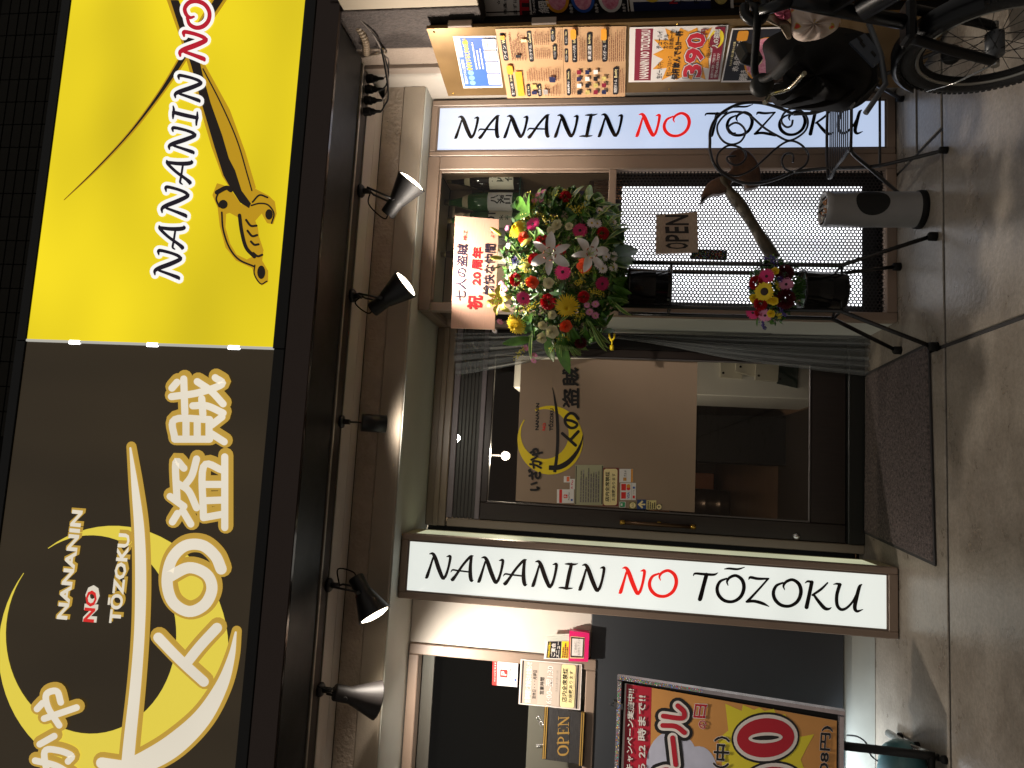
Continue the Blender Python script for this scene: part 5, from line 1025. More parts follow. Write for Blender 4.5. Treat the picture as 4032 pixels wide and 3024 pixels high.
# ------------------------------------------------------------------ bicycle at the right edge, front wheel towards the shop
BW = Vector((1.332, 2.189, .255)); R0 = .255
bk = thing('bicycle', 'black small wheeled bicycle with covered front basket at the right edge', 'bicycle', (BW.x, BW.y, 0))
M_TYRE = mat('tyre_rubber', (26, 25, 25), .75, bump=.3, bscale=120); M_BK = mat('gloss_black_frame', (10, 10, 13), .3, spec=.3); M_GREYP = mat('grey_plastic', (70, 72, 76), .4)
def wheel_ring(rad, z=0): return [BW+Vector((z, rad*math.cos(a), rad*math.sin(a))) for a in np.linspace(0, 2*PI, 49)[:-1]]
w_ = MB().tube(wheel_ring(R0-.025), .025, 12, closed=True).build('front_wheel', M_TYRE, bk)
m = MB()
for k in range(96):
    a = 2*PI*k/96; p = BW+Vector((0, (R0+.001)*math.cos(a), (R0+.001)*math.sin(a)))
    Mx = Matrix.Translation(p) @ Matrix.Rotation(a, 4, 'X')
    for dx in (-.013, 0, .013): m.box(-.0045+dx, .0045+dx, -.004, .0035, -.0055, .0055, M=Mx)
m.build('tread', M_TYRE, w_)['kind'] = 'stuff'
m = MB(); m.tube(wheel_ring(.205, -.011), .006, 8, closed=True); m.build('rim', mat('rim_alloy', (150, 148, 142), .3, metal=.8), w_)
m = MB(); m.tube(wheel_ring(.198), .010, 8, closed=True); m.build('rim_well', M_BLACKMATT, w_)
MB().tube([BW+Vector((-.05, 0, 0)), BW+Vector((-.035, 0, 0)), BW+Vector((-.034, 0, 0)), BW+Vector((.034, 0, 0)), BW+Vector((.035, 0, 0)), BW+Vector((.05, 0, 0))], [.008, .008, .026, .026, .008, .008], 14).build('hub', M_GREYP, w_)
for k in range(28):
    a = 2*PI*k/28; s_ = -1 if k % 2 else 1; b_ = a+(.55 if (k//2) % 2 else -.55)
    MB().tube([BW+Vector((s_*.028, .022*math.cos(b_), .022*math.sin(b_))), BW+Vector((s_*.003, .196*math.cos(a), .196*math.sin(a)))], .0011, 4).build('spoke', M_BLACK, w_)
for s_ in (-1, 1):
    MB().tube([tuple(p) for p in spline([(BW.x+s_*.056, BW.y, .255), (BW.x+s_*.056, 2.168, .30), (BW.x+s_*.052, 2.12, .42), (BW.x+s_*.045, 2.07, .54)], 5)], [.011]*2+[.015]*14, 10).build('fork_leg', M_BK, bk)
    MB().tube([BW+Vector((s_*.050, 0, 0)), BW+Vector((s_*.070, 0, 0))], .012, 8).build('axle_nut', M_STEEL, bk)
MB().bbox(BW.x-.06, BW.x+.06, 2.04, 2.10, .53, .56, .008).build('fork_crown', M_BK, bk)
MB().tube([(BW.x, 2.07, .54), (BW.x, 1.98, .80), (BW.x, 1.95, .90)], [.02, .022, .018], 12).build('head_tube', M_BK, bk)
MB().tube([(BW.x, 1.99, .70), (BW.x+.02, 1.75, .48), (BW.x+.03, 1.45, .30)], .036, 14).build('down_tube', M_BK, bk)
MB().tube([(BW.x, 1.98, .78), (BW.x+.03, 1.6, .50)], .022, 12).build('top_tube', M_BK, bk)
m = MB(); tb = text_shape('Babby', .01); p0, p1 = Vector((BW.x-.012, 1.86, .585)), Vector((BW.x-.008, 1.52, .34)); dd = p1-p0; upv = Vector((0, .53, .85))*.036
m.add([p0+dd*u+upv*(v_-.3)+Vector((-.034, 0, 0)) for u, v_ in tb[0]], tb[1]); m.build('lettering', mat('frame_letter', (150, 146, 140), .4, metal=.4), bk)
# mudguard
m = MB(); vs = []
for a in np.linspace(.5, 2.6, 26):
    for s_, rr_ in ((-.032, .262), (-.02, .277), (.02, .277), (.032, .262)): vs.append(BW+Vector((s_, rr_*math.cos(a), rr_*math.sin(a))))
m.add(vs, [(i*4+k, i*4+k+1, (i+1)*4+k+1, (i+1)*4+k) for i in range(25) for k in range(3)], 0, True); m.build('mudguard', M_BK, bk)
MB().tube([(BW.x-.03, 2.40, .36), (BW.x-.06, 2.30, .32), (BW.x-.062, 2.20, .262)], .003, 6).build('guard_stay', M_STEEL, bk)
# lamp
lp = aty(3745, 215, 2.33); MB().lathe([(0, -.03), (.02, -.028), (.03, .0), (.03, .012), (.026, .02), (0, .018)], Matrix.Translation(lp) @ frame_rot((-.4, -.6, .2)), 20).build('head_lamp', M_BLACK, bk)
# handlebar, grips, levers
MB().tube([(BW.x, 1.95, .89), (BW.x, 1.99, .975)], .016, 12).build('stem', M_BK, bk)
MB().tube([tuple(p) for p in spline([(1.13, 1.96, .93), (1.165, 2.06, .945), (1.22, 2.11, .965), (1.33, 2.0, .98), (1.44, 2.11, .985), (1.50, 2.06, .975), (1.53, 1.96, .96)], 6)], .0115, 10).build('handlebar', mat('satin_black', (8, 8, 8), .6, spec=.15), bk)
for s_, gx in ((-1, 1.13), (1, 1.53)):
    z_ = .93 if s_ < 0 else .96
    MB().tube([(gx, 1.975, z_), (gx-.02*-s_, 1.83, z_-.025)], .0165, 12).build('grip', M_BLACKMATT, bk)
    MB().tube([tuple(p) for p in spline([(gx+.035*-s_*-1, 2.07, z_+.012), (gx+.0, 2.085, z_-.01), (gx-.018, 2.02, z_-.045), (gx-.03, 1.92, z_-.062)], 6)], [.007]*6+[.006]*13, 8).build('brake_lever', mat('lever_alloy', (176, 170, 150), .2, metal=.9), bk)
pb = aty(3000, 335, 2.10); MB().lathe([(0, -.02), (.03, -.018), (.034, -.004), (.034, .01), (.02, .02), (0, .022)], Matrix.Translation(pb) @ frame_rot((-.5, -.8, .25)), 22).build('bell', M_BLACK, bk)
MB().tube([aty(3010, 320, 2.10), aty(3075, 300, 2.10)], .017, 12).build('gear_shifter', mat('brownish_gloss', (70, 52, 50), .2), bk)
db = aty(2945, 215, 2.13); MB().bbox(-.035, .035, -.02, .02, -.035, .03, .006, M=Matrix.Translation(db) @ Matrix.Rotation(.5, 4, 'X') @ Matrix.Rotation(.5, 4, 'Z')).build('display_unit', M_BLACK, bk)
MB().tube([tuple(p) for p in spline([tuple(aty(2930, 20, 2.02)), tuple(aty(2935, 60, 2.02)), tuple(aty(2975, 85, 2.02)), tuple(aty(3010, 60, 2.02)), tuple(aty(3010, -20, 2.02))], 6)], .014, 10).build('lock_loop', M_BK, bk)
MB().tube([tuple(p) for p in spline([tuple(aty(3010, -20, 2.04)), tuple(aty(3060, 22, 2.04)), tuple(aty(3110, 14, 2.04)), tuple(aty(3150, -20, 2.04))], 6)], .006, 8).build('brake_cable', M_BLACK, bk)
# basket frame under the cover
bs = MB()
bs.prism([aty(*p, 2.44) for p in ((3370, 405), (3455, 325), (3450, 130), (3330, 130), (3310, 330))], (0, .05, 0)); bs.build('basket_tub', M_BLACKMATT, bk)
MB().tube([aty(3408, 446, 2.29), aty(3487, 332, 2.29), aty(3468, 215, 2.29), aty(3420, 90, 2.29)], .009, 8).build('basket_rail', M_GREYP, bk)
slab_px(((3345, 165), (3440, 262), (3485, 225), (3405, 130)), Plane((0, 2.285, 0), (0, -1, 0)), 0, .01, mat('grey_blue_plate', (58, 64, 74), .45), 'carrier_plate', bk)
for x_, y_ in ((3385, 155), (3395, 175), (3438, 212)): slab_px(((x_-10, y_-8), (x_+6, y_+12), (x_+14, y_+5), (x_-2, y_-14)), Plane((0, 2.283, 0), (0, -1, 0)), 0, .004, M_BLACK, 'plate_slot', bk)
# cloth cover
cv = thing('basket_cover', 'black cloth cover sagging over the bicycle basket', 'cover', tuple(aty(3400, 330, 2.42)))
M_CLOTH = mat('black_nylon', (12, 10, 10), .75, spec=.15, var=.2, vscale=14, bump=.25, bscale=16)
outl = [(3008, 165), (3014, 240), (3018, 316), (3030, 377), (3051, 412), (3111, 428), (3231, 438), (3331, 437), (3406, 401), (3457, 331), (3470, 255), (3440, 150), (3300, 105), (3120, 110)]
ol = spline(outl, 5, True); cpx = np.mean(ol, axis=0); m = MB(); vs = []; nO = len(ol); NR = 14
for j in range(NR+1):
    tt = j/NR
    for k, p in enumerate(ol):
        q_ = cpx+(p-cpx)*tt**.85; an = 2*PI*k/nO
        depth = 2.56 - .27*(1-tt**3.2) + .022*math.sin(an*5+3.2*tt)*tt*(1-tt)*4 + .02*math.sin(an*3+tt*7)*tt
        vs.append(aty(q_[0], q_[1], depth))
m.add(vs, [(j*nO+k, j*nO+(k+1) % nO, (j+1)*nO+(k+1) % nO, (j+1)*nO+k) for j in range(NR) for k in range(nO)], 0, True)
back = [aty(*(cpx+(p-cpx)*.9), 2.72) for p in ol]; k0 = NR*nO; m.add([vs[k0+k] for k in range(nO)]+back, [(k, (k+1) % nO, nO+(k+1) % nO, nO+k) for k in range(nO)]+[tuple(range(nO, 2*nO))], 0, True)
m.build('cloth', M_CLOTH, cv)
m = MB()
for pts, r_ in ((((3060, 395), (3120, 330), (3200, 300), (3300, 290)), .010), (((3075, 415), (3170, 385), (3280, 345), (3350, 260)), .012), (((3120, 427), (3240, 410), (3340, 370), (3400, 300)), .010), (((3165, 240), (3190, 290), (3240, 320)), .009)):
    q_ = [tuple(aty(x, y, 2.335+.02*i)) for i, (x, y) in enumerate(pts)]; s__ = spline(q_, 6); m.tube(s__, [r_*math.sin(PI*(k+.5)/len(s__))+.001 for k in range(len(s__))], 8)
m.build('fold', M_CLOTH, cv)
m = MB(); m.poly([aty(x, y, 2.315) for x, y in [tuple(p) for p in spline([(3030, 300), (3040, 370), (3085, 395), (3140, 345), (3165, 290), (3150, 250), (3080, 245)], 5, True)]]); m.build('mouth', mat('cover_inside', (6, 5, 5), .9), cv)
# floral pouch
fp = thing('floral_pouch', 'cream pouch with red flowers hanging on the handlebar', 'pouch', tuple(aty(3290, 90, 2.12)))
fm = mat('floral_cloth', (196, 176, 160), .8, var=.6, vscale=26, rgb2=(90, 60, 40), detail=1)
t_ = fm.node_tree; b_ = t_.nodes['Principled BSDF']; vo = t_.nodes.new('ShaderNodeTexVoronoi'); vo.inputs['Scale'].default_value = 24; rp = t_.nodes.new('ShaderNodeValToRGB'); rp.color_ramp.interpolation = 'CONSTANT'
for pos, cc in ((0, (196, 60, 48)), (.22, (188, 160, 70)), (.3, (206, 186, 172))):
    e = rp.color_ramp.elements[0] if pos == 0 else (rp.color_ramp.elements[1] if pos == .22 else rp.color_ramp.elements.new(pos)); e.position = pos; e.color = (*lin(cc), 1)
tc_ = t_.nodes.new('ShaderNodeTexCoord'); t_.links.new(tc_.outputs['Object'], vo.inputs['Vector']); t_.links.new(vo.outputs['Distance'], rp.inputs[0]); t_.links.new(rp.outputs[0], b_.inputs['Base Color'])
def blob(pts, y0, dep, mm, name, par, wob=.008):
    ol = spline(pts, 5, True); cp_ = np.mean(ol, axis=0); m = MB(); vs = []; n_ = len(ol); J = 10
    for j in range(2*J+1):
        tt = j/J
        for k, p in enumerate(ol): q_ = cp_+(p-cp_)*max(.02, math.sin(tt*PI/2)**.7 if tt <= 1 else math.sin((2-tt)*PI/2)**.7); vs.append(aty(q_[0], q_[1], y0-dep*math.cos(tt*PI/2)+wob*math.sin(k*.9+tt*4)))
    m.add(vs, [(j*n_+k, j*n_+(k+1) % n_, (j+1)*n_+(k+1) % n_, (j+1)*n_+k) for j in range(2*J) for k in range(n_)], 0, True); return m.build(name, mm, par)
blob([(3118, 20), (3115, 90), (3120, 140), (3150, 162), (3200, 160), (3250, 145), (3300, 110), (3312, 70), (3280, 35), (3200, 5)], 2.13, .05, fm, 'pouch_body', fp)
blob([(3050, 42), (3055, 65), (3085, 78), (3110, 72), (3115, 45), (3090, 33)], 2.12, .03, mat('pink_cloth', (196, 92, 120), .7, var=.2, vscale=20), 'pink_tuft', fp)
blob([(3000, 65), (3030, 90), (3080, 115), (3095, 150), (3115, 150), (3112, 90), (3050, 62)], 2.14, .025, mat('beige_strap', (150, 134, 112), .7), 'strap', fp)

# ------------------------------------------------------------------ flower stand, pots
fs = thing('flower_stand', 'black metal two tier flower stand in front of the perforated sheet', 'flower stand', (.875, 3.42, 0))
M_STAND = mat('black_stand', (15, 14, 15), .25)
FE = {'fl': ((.775, 3.365), (.592, 3.200)), 'rl': ((.765, 3.485), (.640, 3.585)), 'fr': ((.987, 3.365), (1.072, 3.195)), 'rr': ((.978, 3.485), (1.05, 3.585))}
for k, ((px0, py0), (fx, fy)) in FE.items():
    MB().tube([(px0, py0, 1.34), (px0, py0, .345), (px0+(fx-px0)*.05, py0+(fy-py0)*.05, .325), (fx, fy, .022)], .0095, 10).build('leg', M_STAND, fs)
    MB().lathe([(0, 0), (.020, 0), (.019, .03), (.012, .036), (0, .036)], Matrix.Translation((fx, fy, 0)), 14).build('rubber_foot', M_BLACKMATT, fs)
for z in (.335, 1.10):
    for a, b in (('fl', 'rl'), ('fr', 'rr'), ('fl', 'fr'), ('rl', 'rr')):
        p, q = FE[a][0], FE[b][0]; MB().tube([(*p, z), (*q, z)], .006, 8).build('cross_bar', M_STAND, fs)
pots = []
for z0, z1, lab in ((1.095, 1.30, 'glossy black flower pot on the upper tier of the stand'), (.305, .50, 'glossy black flower pot on the lower tier of the stand')):
    t = thing('flower_pot', lab, 'pot', (.880, 3.42, z0), 'pots on the flower stand')
    MB().lathe([(0, 0), (.078, 0), (.082, .006), (.096, z1-z0), (.099, z1-z0), (.099, z1-z0-.01), (.091, z1-z0-.012), (.085, .02), (0, .02)], Matrix.Translation((.880, 3.42, z0)), 40).build('bucket', mat('gloss_black_pot', (12, 12, 13), .14), t)
    MB().lathe([(0, z1-z0-.02), (.09, z1-z0-.02)], Matrix.Translation((.880, 3.42, z0)), 24).build('floral_foam', M_LEAFD, t)

# ------------------------------------------------------------------ flowers
PET = lambda n, rgb, v=.15: mat(n, rgb, .55, var=v, vscale=60)
C_PINK = PET('petal_pink', (226, 44, 120)); C_MAG = PET('petal_magenta', (176, 20, 84)); C_RED = PET('petal_red', (186, 16, 34)); C_DRED = PET('petal_dark_red', (84, 8, 22)); C_OR = PET('petal_orange', (232, 84, 36)); C_YEL = PET('petal_yellow', (240, 206, 28)); C_CRM = PET('petal_cream', (212, 206, 164)); C_WHT = PET('petal_white', (232, 226, 222)); C_LPK = PET('petal_light_pink', (222, 140, 176)); C_PUR = PET('petal_purple', (88, 66, 150)); C_LYEL = PET('petal_lily_yellow', (238, 222, 96)); C_BRN = PET('flower_eye', (44, 22, 18)); C_ANTH = PET('anther', (150, 60, 20)); C_SOL = PET('goldenrod_yellow', (206, 190, 52)); C_EYE = PET('daisy_eye', (196, 170, 50))
def petal(m, az, r0, r1, w, z0, z1, cup, mi, n=5, tip=.15, curl=0.0):
    """one petal growing from radius r0 to r1"""
    d = Vector((math.cos(az), math.sin(az), 0)); s_ = Vector((-d.y, d.x, 0)); vs = []
    for i in range(n+1):
        t = i/n; rr_ = r0+(r1-r0)*t; zz = z0+(z1-z0)*t+cup*math.sin(PI*t)*.5-curl*t**3; ww = w*(math.sin(PI*min(1, .12+t*.80))**.8 if i < n else tip)
        for sx in (-1, 0, 1): vs.append(d*rr_+s_*ww*sx*.5+Vector((0, 0, zz+(abs(sx)*ww*.12))))
    m.add(vs, [(i*3+k, i*3+k+1, (i+1)*3+k+1, (i+1)*3+k) for i in range(n) for k in range(2)], mi, True)
def dome(m, r, h, mi, z=0, seg=12): m.lathe([(r, z), (r*.85, z+h*.5), (r*.5, z+h*.9), (0, z+h)], None, seg, mi)
def mk(name, fn, mats):
    m = MB(); fn(m); o = m.build(name, mats); me = o.data; bpy.data.objects.remove(o); return me
RR = random.Random(11)
def f_gerbera(m):
    for ring, n, r1, z in ((0, 22, 1.0, .0), (1, 20, .86, .06), (2, 16, .5, .10)):
        for k in range(n): petal(m, 2*PI*(k+ring*.5)/n+RR.uniform(-.05, .05), .16, r1*RR.uniform(.94, 1.03), .24 if ring < 2 else .12, z, z+.10-.05*ring, .10, 0, 4, .35)
    dome(m, .24, .14, 1, .04)
def f_daisy(m):
    for ring in (0, 1):
        for k in range(13): petal(m, 2*PI*(k+ring*.5)/13, .15, RR.uniform(.85, 1.05)-.15*ring, .26, .02+.05*ring, .05+.10*ring, .06, 0, 3, .3)
    dome(m, .22, .16, 1, .05)
def f_mum(m):
    for ring in range(7):
        n = 30-2*ring; 
        for k in range(n): t = ring/6; petal(m, 2*PI*(k+.5*ring)/n+RR.uniform(-.06, .06), .06, (1.0-.80*t)*RR.uniform(.9, 1.08), .11, .05+.35*t, .10+.62*t*(.9), .16, 0, 4, .4, curl=.12*(1-t))
def f_carn(m):
    for k in range(90):
        z = RR.random(); a = RR.random()*2*PI; rr_ = math.sqrt(1-z*z)*.9; p = Vector((rr_*math.cos(a), rr_*math.sin(a), z*.75)); nrm = Vector((p.x, p.y, p.z+.35)).normalized(); tx = nrm.orthogonal().normalized(); ty = nrm.cross(tx); al = RR.random()*PI; u_ = tx*math.cos(al)+ty*math.sin(al); v_ = nrm
        vs = [p*.55+u_*(-.06), p*.55+u_*.06]
        w_ = .26
        for i in range(5): vs.append(p+u_*w_*(i/2-1)+v_*(.10+.08*((i % 2)*2-1)*RR.uniform(.4, 1.2))+tx*RR.uniform(-.08, .08))
        m.add(vs, [(0, 1, 4), (0, 4, 3), (0, 3, 2), (1, 6, 5), (1, 5, 4)], 0, False)
def f_rose(m):
    for k in range(22):
        t = k/21; az = k*2.4; n = 4; R_ = .10+.82*t**1.1; hh = .95-.55*t; vs = []; span = 1.15
        for i in range(n+1):
            u = i/n
            for j in range(5):
                a = az+(j/4-.5)*span*1.7; lip = (.12+.14*t)*max(0, u-.7)/.3; rr_ = (R_*(.35+.65*u**.6)+lip)*(1+.07*u*math.sin(5*a+k*1.7)); vs.append((rr_*math.cos(a), rr_*math.sin(a), hh*u*(1-.10*abs(j-2)/2)-.1*t+.1-lip*.4+.06*u*math.sin(7*a+k)))
        m.add(vs, [(i*5+j, i*5+j+1, (i+1)*5+j+1, (i+1)*5+j) for i in range(n) for j in range(4)], 0, True)
def f_lily(m):
    for k in range(6):
        az = 2*PI*k/6+(.06 if k % 2 else 0); L_ = 1.0 if k % 2 else .95; d = Vector((math.cos(az), math.sin(az), 0)); s_ = Vector((-d.y, d.x, 0)); n = 9; vs = []; W = .44 if k % 2 else .34
        for i in range(n+1):
            t = i/n; rr_ = .05+.95*L_*t; zz = .05+.42*math.sin(t*1.75)-.34*max(0, t-.55)**1.3*2.1; ww = W*(math.sin(PI*(.08+.90*t))**.75)*(1 if i < n else .1)
            for sx in (-1, -.5, 0, .5, 1): vs.append(d*rr_+s_*ww*sx*.5+Vector((0, 0, zz+abs(sx)**2*ww*.22+.02*math.sin(9*t+sx*3)*abs(sx))))
        m.add(vs, [(i*5+j, i*5+j+1, (i+1)*5+j+1, (i+1)*5+j) for i in range(n) for j in range(4)], 0, True)
    for k in range(6):
        a = 2*PI*k/6+.3; p0 = Vector((.03*math.cos(a), .03*math.sin(a), .08)); p1 = Vector((.17*math.cos(a), .17*math.sin(a), .42)); p2 = Vector((.27*math.cos(a), .27*math.sin(a), .62))
        m.tube([p0, p1, p2], .013, 5, 1); tq = Vector((-math.sin(a), math.cos(a), .2))*.075; m.tube([p2-tq, p2+tq], .028, 6, 2)
    m.tube([(0, 0, .05), (.02, 0, .4), (.05, .02, .70)], [.02, .016, .03], 6, 1)
def f_bud(m): m.lathe([(0, 0), (.10, .05), (.17, .3), (.19, .6), (.13, .95), (0, 1.12)], None, 10, 0)
def f_sun(m):
    for ring in (0, 1):
        for k in range(18): petal(m, 2*PI*(k+ring*.5)/18+RR.uniform(-.06, .06), .36, RR.uniform(.9, 1.05)-.08*ring, .28, .02+.06*ring, .10+.08*ring, .08, 0, 4, .12)
    dome(m, .46, .16, 1, .02, 18)
def f_this(m):
    for k in range(60):
        z = RR.random(); a = RR.random()*2*PI; rr_ = math.sqrt(1-z*z); p = Vector((rr_*math.cos(a), rr_*math.sin(a), z)); m.tube([p*.35, p], [.05, .015], 4)
FL = {'gerb_pink': mk('gerbera', f_gerbera, [C_PINK, C_BRN]), 'gerb_mag': mk('gerbera', f_gerbera, [C_MAG, C_BRN]), 'gerb_lp': mk('gerbera', f_gerbera, [C_LPK, C_BRN]), 'daisy_w': mk('daisy', f_daisy, [C_WHT, C_EYE]), 'daisy_p': mk('daisy', f_daisy, [C_LPK, C_EYE]), 'mum_y': mk('chrysanthemum', f_mum, [C_YEL]), 'carn_r': mk('carnation', f_carn, [C_RED]), 'carn_d': mk('carnation', f_carn, [C_DRED]), 'rose_o': mk('rose', f_rose, [C_OR]), 'rose_c': mk('rose', f_rose, [C_CRM]), 'rose_y': mk('rose', f_rose, [C_YEL]), 'lily_w': mk('lily', f_lily, [C_WHT, C_LEAFP if False else M_LEAFP, C_ANTH]), 'lily_y': mk('lily', f_lily, [C_LYEL, M_LEAFP, C_ANTH]), 'bud_y': mk('lily_bud', f_bud, [mat('bud_green_yellow', (206, 204, 92), .5, var=.2, vscale=30)]), 'bud_g': mk('flower_bud', f_bud, [mat('bud_green', (134, 150, 84), .5, var=.2, vscale=30)]), 'sun': mk('sunflower', f_sun, [C_YEL, C_BRN]), 'this': mk('thistle', f_this, [C_PUR])}
def leafmesh(name, L_, W, bend, mats, fold=.25, n=9):
    m = MB(); vs = []
    for i in range(n+1):
        t = i/n; ww = W*(math.sin(PI*(.04+.94*t**.9)))*.5+.0005; x = L_*math.cos(bend*t)*t; z = L_*math.sin(bend*t)*t*-1
        for sx in (-1, -.62, 0, .62, 1): vs.append((x, ww*sx, z+abs(sx)*ww*fold))
    fcs = [(i*5+j, i*5+j+1, (i+1)*5+j+1, (i+1)*5+j) for i in range(n) for j in range(4)]
    m.add(vs, fcs, 0, True); m.mi = [1 if (q % 4) in (0, 3) else 0 for q in range(len(fcs))]
    o = m.build(name, mats); me = o.data; bpy.data.objects.remove(o); return me
LV = {'stripe': [leafmesh('leaf', .16, .030, b, [M_LEAF, M_LEAFP]) for b in (.3, .7, 1.1)], 'plain': [leafmesh('leaf', .13, .030, b, [M_LEAF, M_LEAF]) for b in (.2, .5, .9)], 'dark': [leafmesh('leaf', .12, .032, b, [M_LEAFD, M_LEAFD]) for b in (.2, .5, .9)], 'big': [leafmesh('leaf', .17, .085, .5, [M_LEAF, M_LEAF])], 'blade': [leafmesh('leaf', .20, .016, b, [M_LEAF, M_LEAFP]) for b in (.3, .9)]}
class Bouquet:
    def __init__(s, name, label, cen_px, rx, ry, ymid, dep, k, org, loc):
        s.t = thing(name, label, 'flowers', loc); s.c = cen_px; s.rx, s.ry, s.y, s.d, s.k, s.o = rx, ry, ymid, dep, k, org; s.loc = Vector(loc)
        s.cen = aty(*s.full(*cen_px), ymid)
    def full(s, x, y): return (s.o[0]+x*s.k, s.o[1]+y*s.k)
    def pos(s, x, y, lift=0.0):
        rho = min(1, ((x-s.c[0])/s.rx)**2+((y-s.c[1])/s.ry)**2); return aty(*s.full(x, y), s.y-s.d*math.sqrt(max(0, 1-rho))-lift)
    def put(s, me, p, face, scale, spin, name):
        o = bpy.data.objects.new(name, me); link(o, s.t); q = frame_rot(face) @ Matrix.Rotation(spin, 4, 'Z') @ Matrix.Scale(scale, 4); q.translation = p-s.loc; o.matrix_local = q; return o
    def bloom(s, kind, x, y, r, lift=.02, face=None):
        p = s.pos(x, y, lift); n = (p-s.cen); n.normalize(); d = (CAM-p).normalized(); f_ = face or (n*.75+d*.75+Vector((RR.uniform(-.2, .2), 0, RR.uniform(-.05, .25)))); sc = r*s.k/FPX*(p.y*1.02)
        return s.put(FL[kind], p, f_, sc, RR.random()*6.28, FL[kind].name.split('.')[0])
    def leaf(s, kind, x0, y0, x1, y1, sc=None, lift=.01):
        a, b = s.pos(x0, y0, lift), s.pos(x1, y1, lift*.6); d = b-a; me = RR.choice(LV[kind]); L_ = {'stripe': .16, 'plain': .13, 'dark': .12, 'big': .17, 'blade': .20}[kind]
        xx = d.normalized(); zz = (CAM-a).normalized()+Vector((0, -.2, .4)); zz = (zz-xx*zz.dot(xx)).normalized(); yy = zz.cross(xx); k_ = d.length/L_*1.08
        o = bpy.data.objects.new('leaf', me); link(o, s.t); o.matrix_local = Matrix(((xx.x*k_, yy.x*k_, zz.x*k_, a.x-s.loc.x), (xx.y*k_, yy.y*k_, zz.y*k_, a.y-s.loc.y), (xx.z*k_, yy.z*k_, zz.z*k_, a.z-s.loc.z), (0, 0, 0, 1))); return o
    def greens(s, n, size, seed, mats=(M_LEAFD, M_LEAF, M_LEAFP), spread=1.0):
        R = random.Random(seed); m = MB()
        for _ in range(n):
            a = R.random()*2*PI; r_ = math.sqrt(R.random())*spread; x, y = s.c[0]+s.rx*r_*math.cos(a), s.c[1]+s.ry*r_*math.sin(a); p = s.pos(x, y, -.02-R.random()*.10)
            d = Vector((R.uniform(-1, 1), R.uniform(-1, .3), R.uniform(-.7, 1))).normalized()*size*R.uniform(.5, 1.3); q = d.orthogonal().normalized()*size*.22
            m.add([p, p+d*.5+q, p+d, p+d*.5-q], [(0, 1, 2), (0, 2, 3)], R.choice((0, 0, 1)) if len(mats) < 3 else R.choice((0, 0, 0, 1, 1, 2)))
        o = m.build('fine_foliage', list(mats), s.t); o['kind'] = 'stuff'; return o
    def stems(s, n, seed):
        R = random.Random(seed); m = MB(); base = Vector((.88, 3.42, s.loc.z+.005))
        for _ in range(n):
            a = R.random()*2*PI; r_ = math.sqrt(R.random())*.85; p = s.pos(s.c[0]+s.rx*r_*math.cos(a), s.c[1]+s.ry*r_*math.sin(a), -.05); b0 = base+Vector((R.uniform(-.06, .06), R.uniform(-.06, .06), -.03)); m.tube([b0, (b0+p)/2+Vector((0, .02, 0)), p], .0028, 4)
        o = m.build('stems', M_LEAF, s.t); o['kind'] = 'stuff'
    def spray(s, x0, y0, x1, y1, n=40, mm=None, w=16, sz=.0035, seed=0):
        R = random.Random(seed+int(x0*7+y0)); m = MB(); a, b = s.pos(x0, y0, .02), s.pos(x1, y1, .02); m.tube([a, b], .0015, 4, 1)
        for k in range(n):
            t = k/n; p = a.lerp(b, t)+Vector((R.gauss(0, 1), R.gauss(0, 1), R.gauss(0, 1)))*w*s.k/FPX*3.2*(1-.5*t); d = [Vector((sz, 0, 0)), Vector((0, sz, 0)), Vector((0, 0, sz))]
            m.add([p+d[0], p-d[0], p+d[1], p-d[1], p+d[2], p-d[2]], [(0, 2, 4), (2, 1, 4), (1, 3, 4), (3, 0, 4), (2, 0, 5), (1, 2, 5), (3, 1, 5), (0, 3, 5)], 0)
        m.build('filler_spray', [mm or C_SOL, M_LEAF], s.t)['kind'] = 'stuff'
FA = Bouquet('flower_arrangement', 'large arrangement of lilies, gerberas and carnations below the plaque', (1130, 930), 490, 640, 3.40, .24, .5426, (1600, 550), (.88, 3.42, 1.30))
FA.stems(90, 1); FA.greens(4200, .030, 5, spread=.84); FA.greens(900, .05, 6, (M_LEAFD, M_LEAF), .9)
for k_, L_ in {'lily_w': [(1050, 830, 165, .08), (1325, 830, 145, .07)], 'lily_y': [(690, 1160, 125, .07)], 'gerb_pink': [(920, 615, 58), (1135, 960, 62), (850, 1150, 58)], 'gerb_mag': [(1260, 660, 58), (1420, 1045, 55)],
               'carn_r': [(990, 735, 48), (795, 1015, 48), (1030, 1175, 58), (930, 870, 48), (1425, 680, 46), (1285, 1140, 44), (1155, 415, 44), (1120, 800, 40)], 'carn_d': [(1265, 1470, 46)], 'rose_o': [(855, 715, 42), (915, 1030, 44), (1290, 915, 50), (1155, 1350, 42)],
               'rose_c': [(1095, 620, 36), (1050, 662, 30), (1180, 632, 28), (1035, 1040, 38), (1058, 1390, 46), (985, 1435, 36), (990, 1345, 32), (1058, 1270, 30)], 'mum_y': [(812, 650, 78), (1165, 1205, 92), (800, 1340, 86)],
               'daisy_w': [(1400, 515, 36), (1450, 500, 34), (1345, 605, 42), (1385, 610, 40), (1500, 600, 34), (1395, 900, 40), (1425, 935, 40), (1500, 850, 42), (1500, 925, 40), (1450, 850, 36), (640, 1385, 26), (700, 1120, 28), (740, 770, 26)],
               'daisy_p': [(955, 400, 28), (1000, 378, 28), (930, 445, 28), (975, 440, 30), (690, 1050, 30), (715, 1078, 30), (1330, 1250, 32), (1372, 1192, 32), (1370, 1275, 32), (680, 1320, 30), (870, 1510, 28), (930, 1560, 28), (925, 1602, 28), (730, 640, 26), (1310, 1200, 26)], 'this': [(800, 880, 40)]}.items():
    for a in L_: FA.bloom(k_, a[0], a[1], a[2], a[3] if len(a) > 3 else .02)
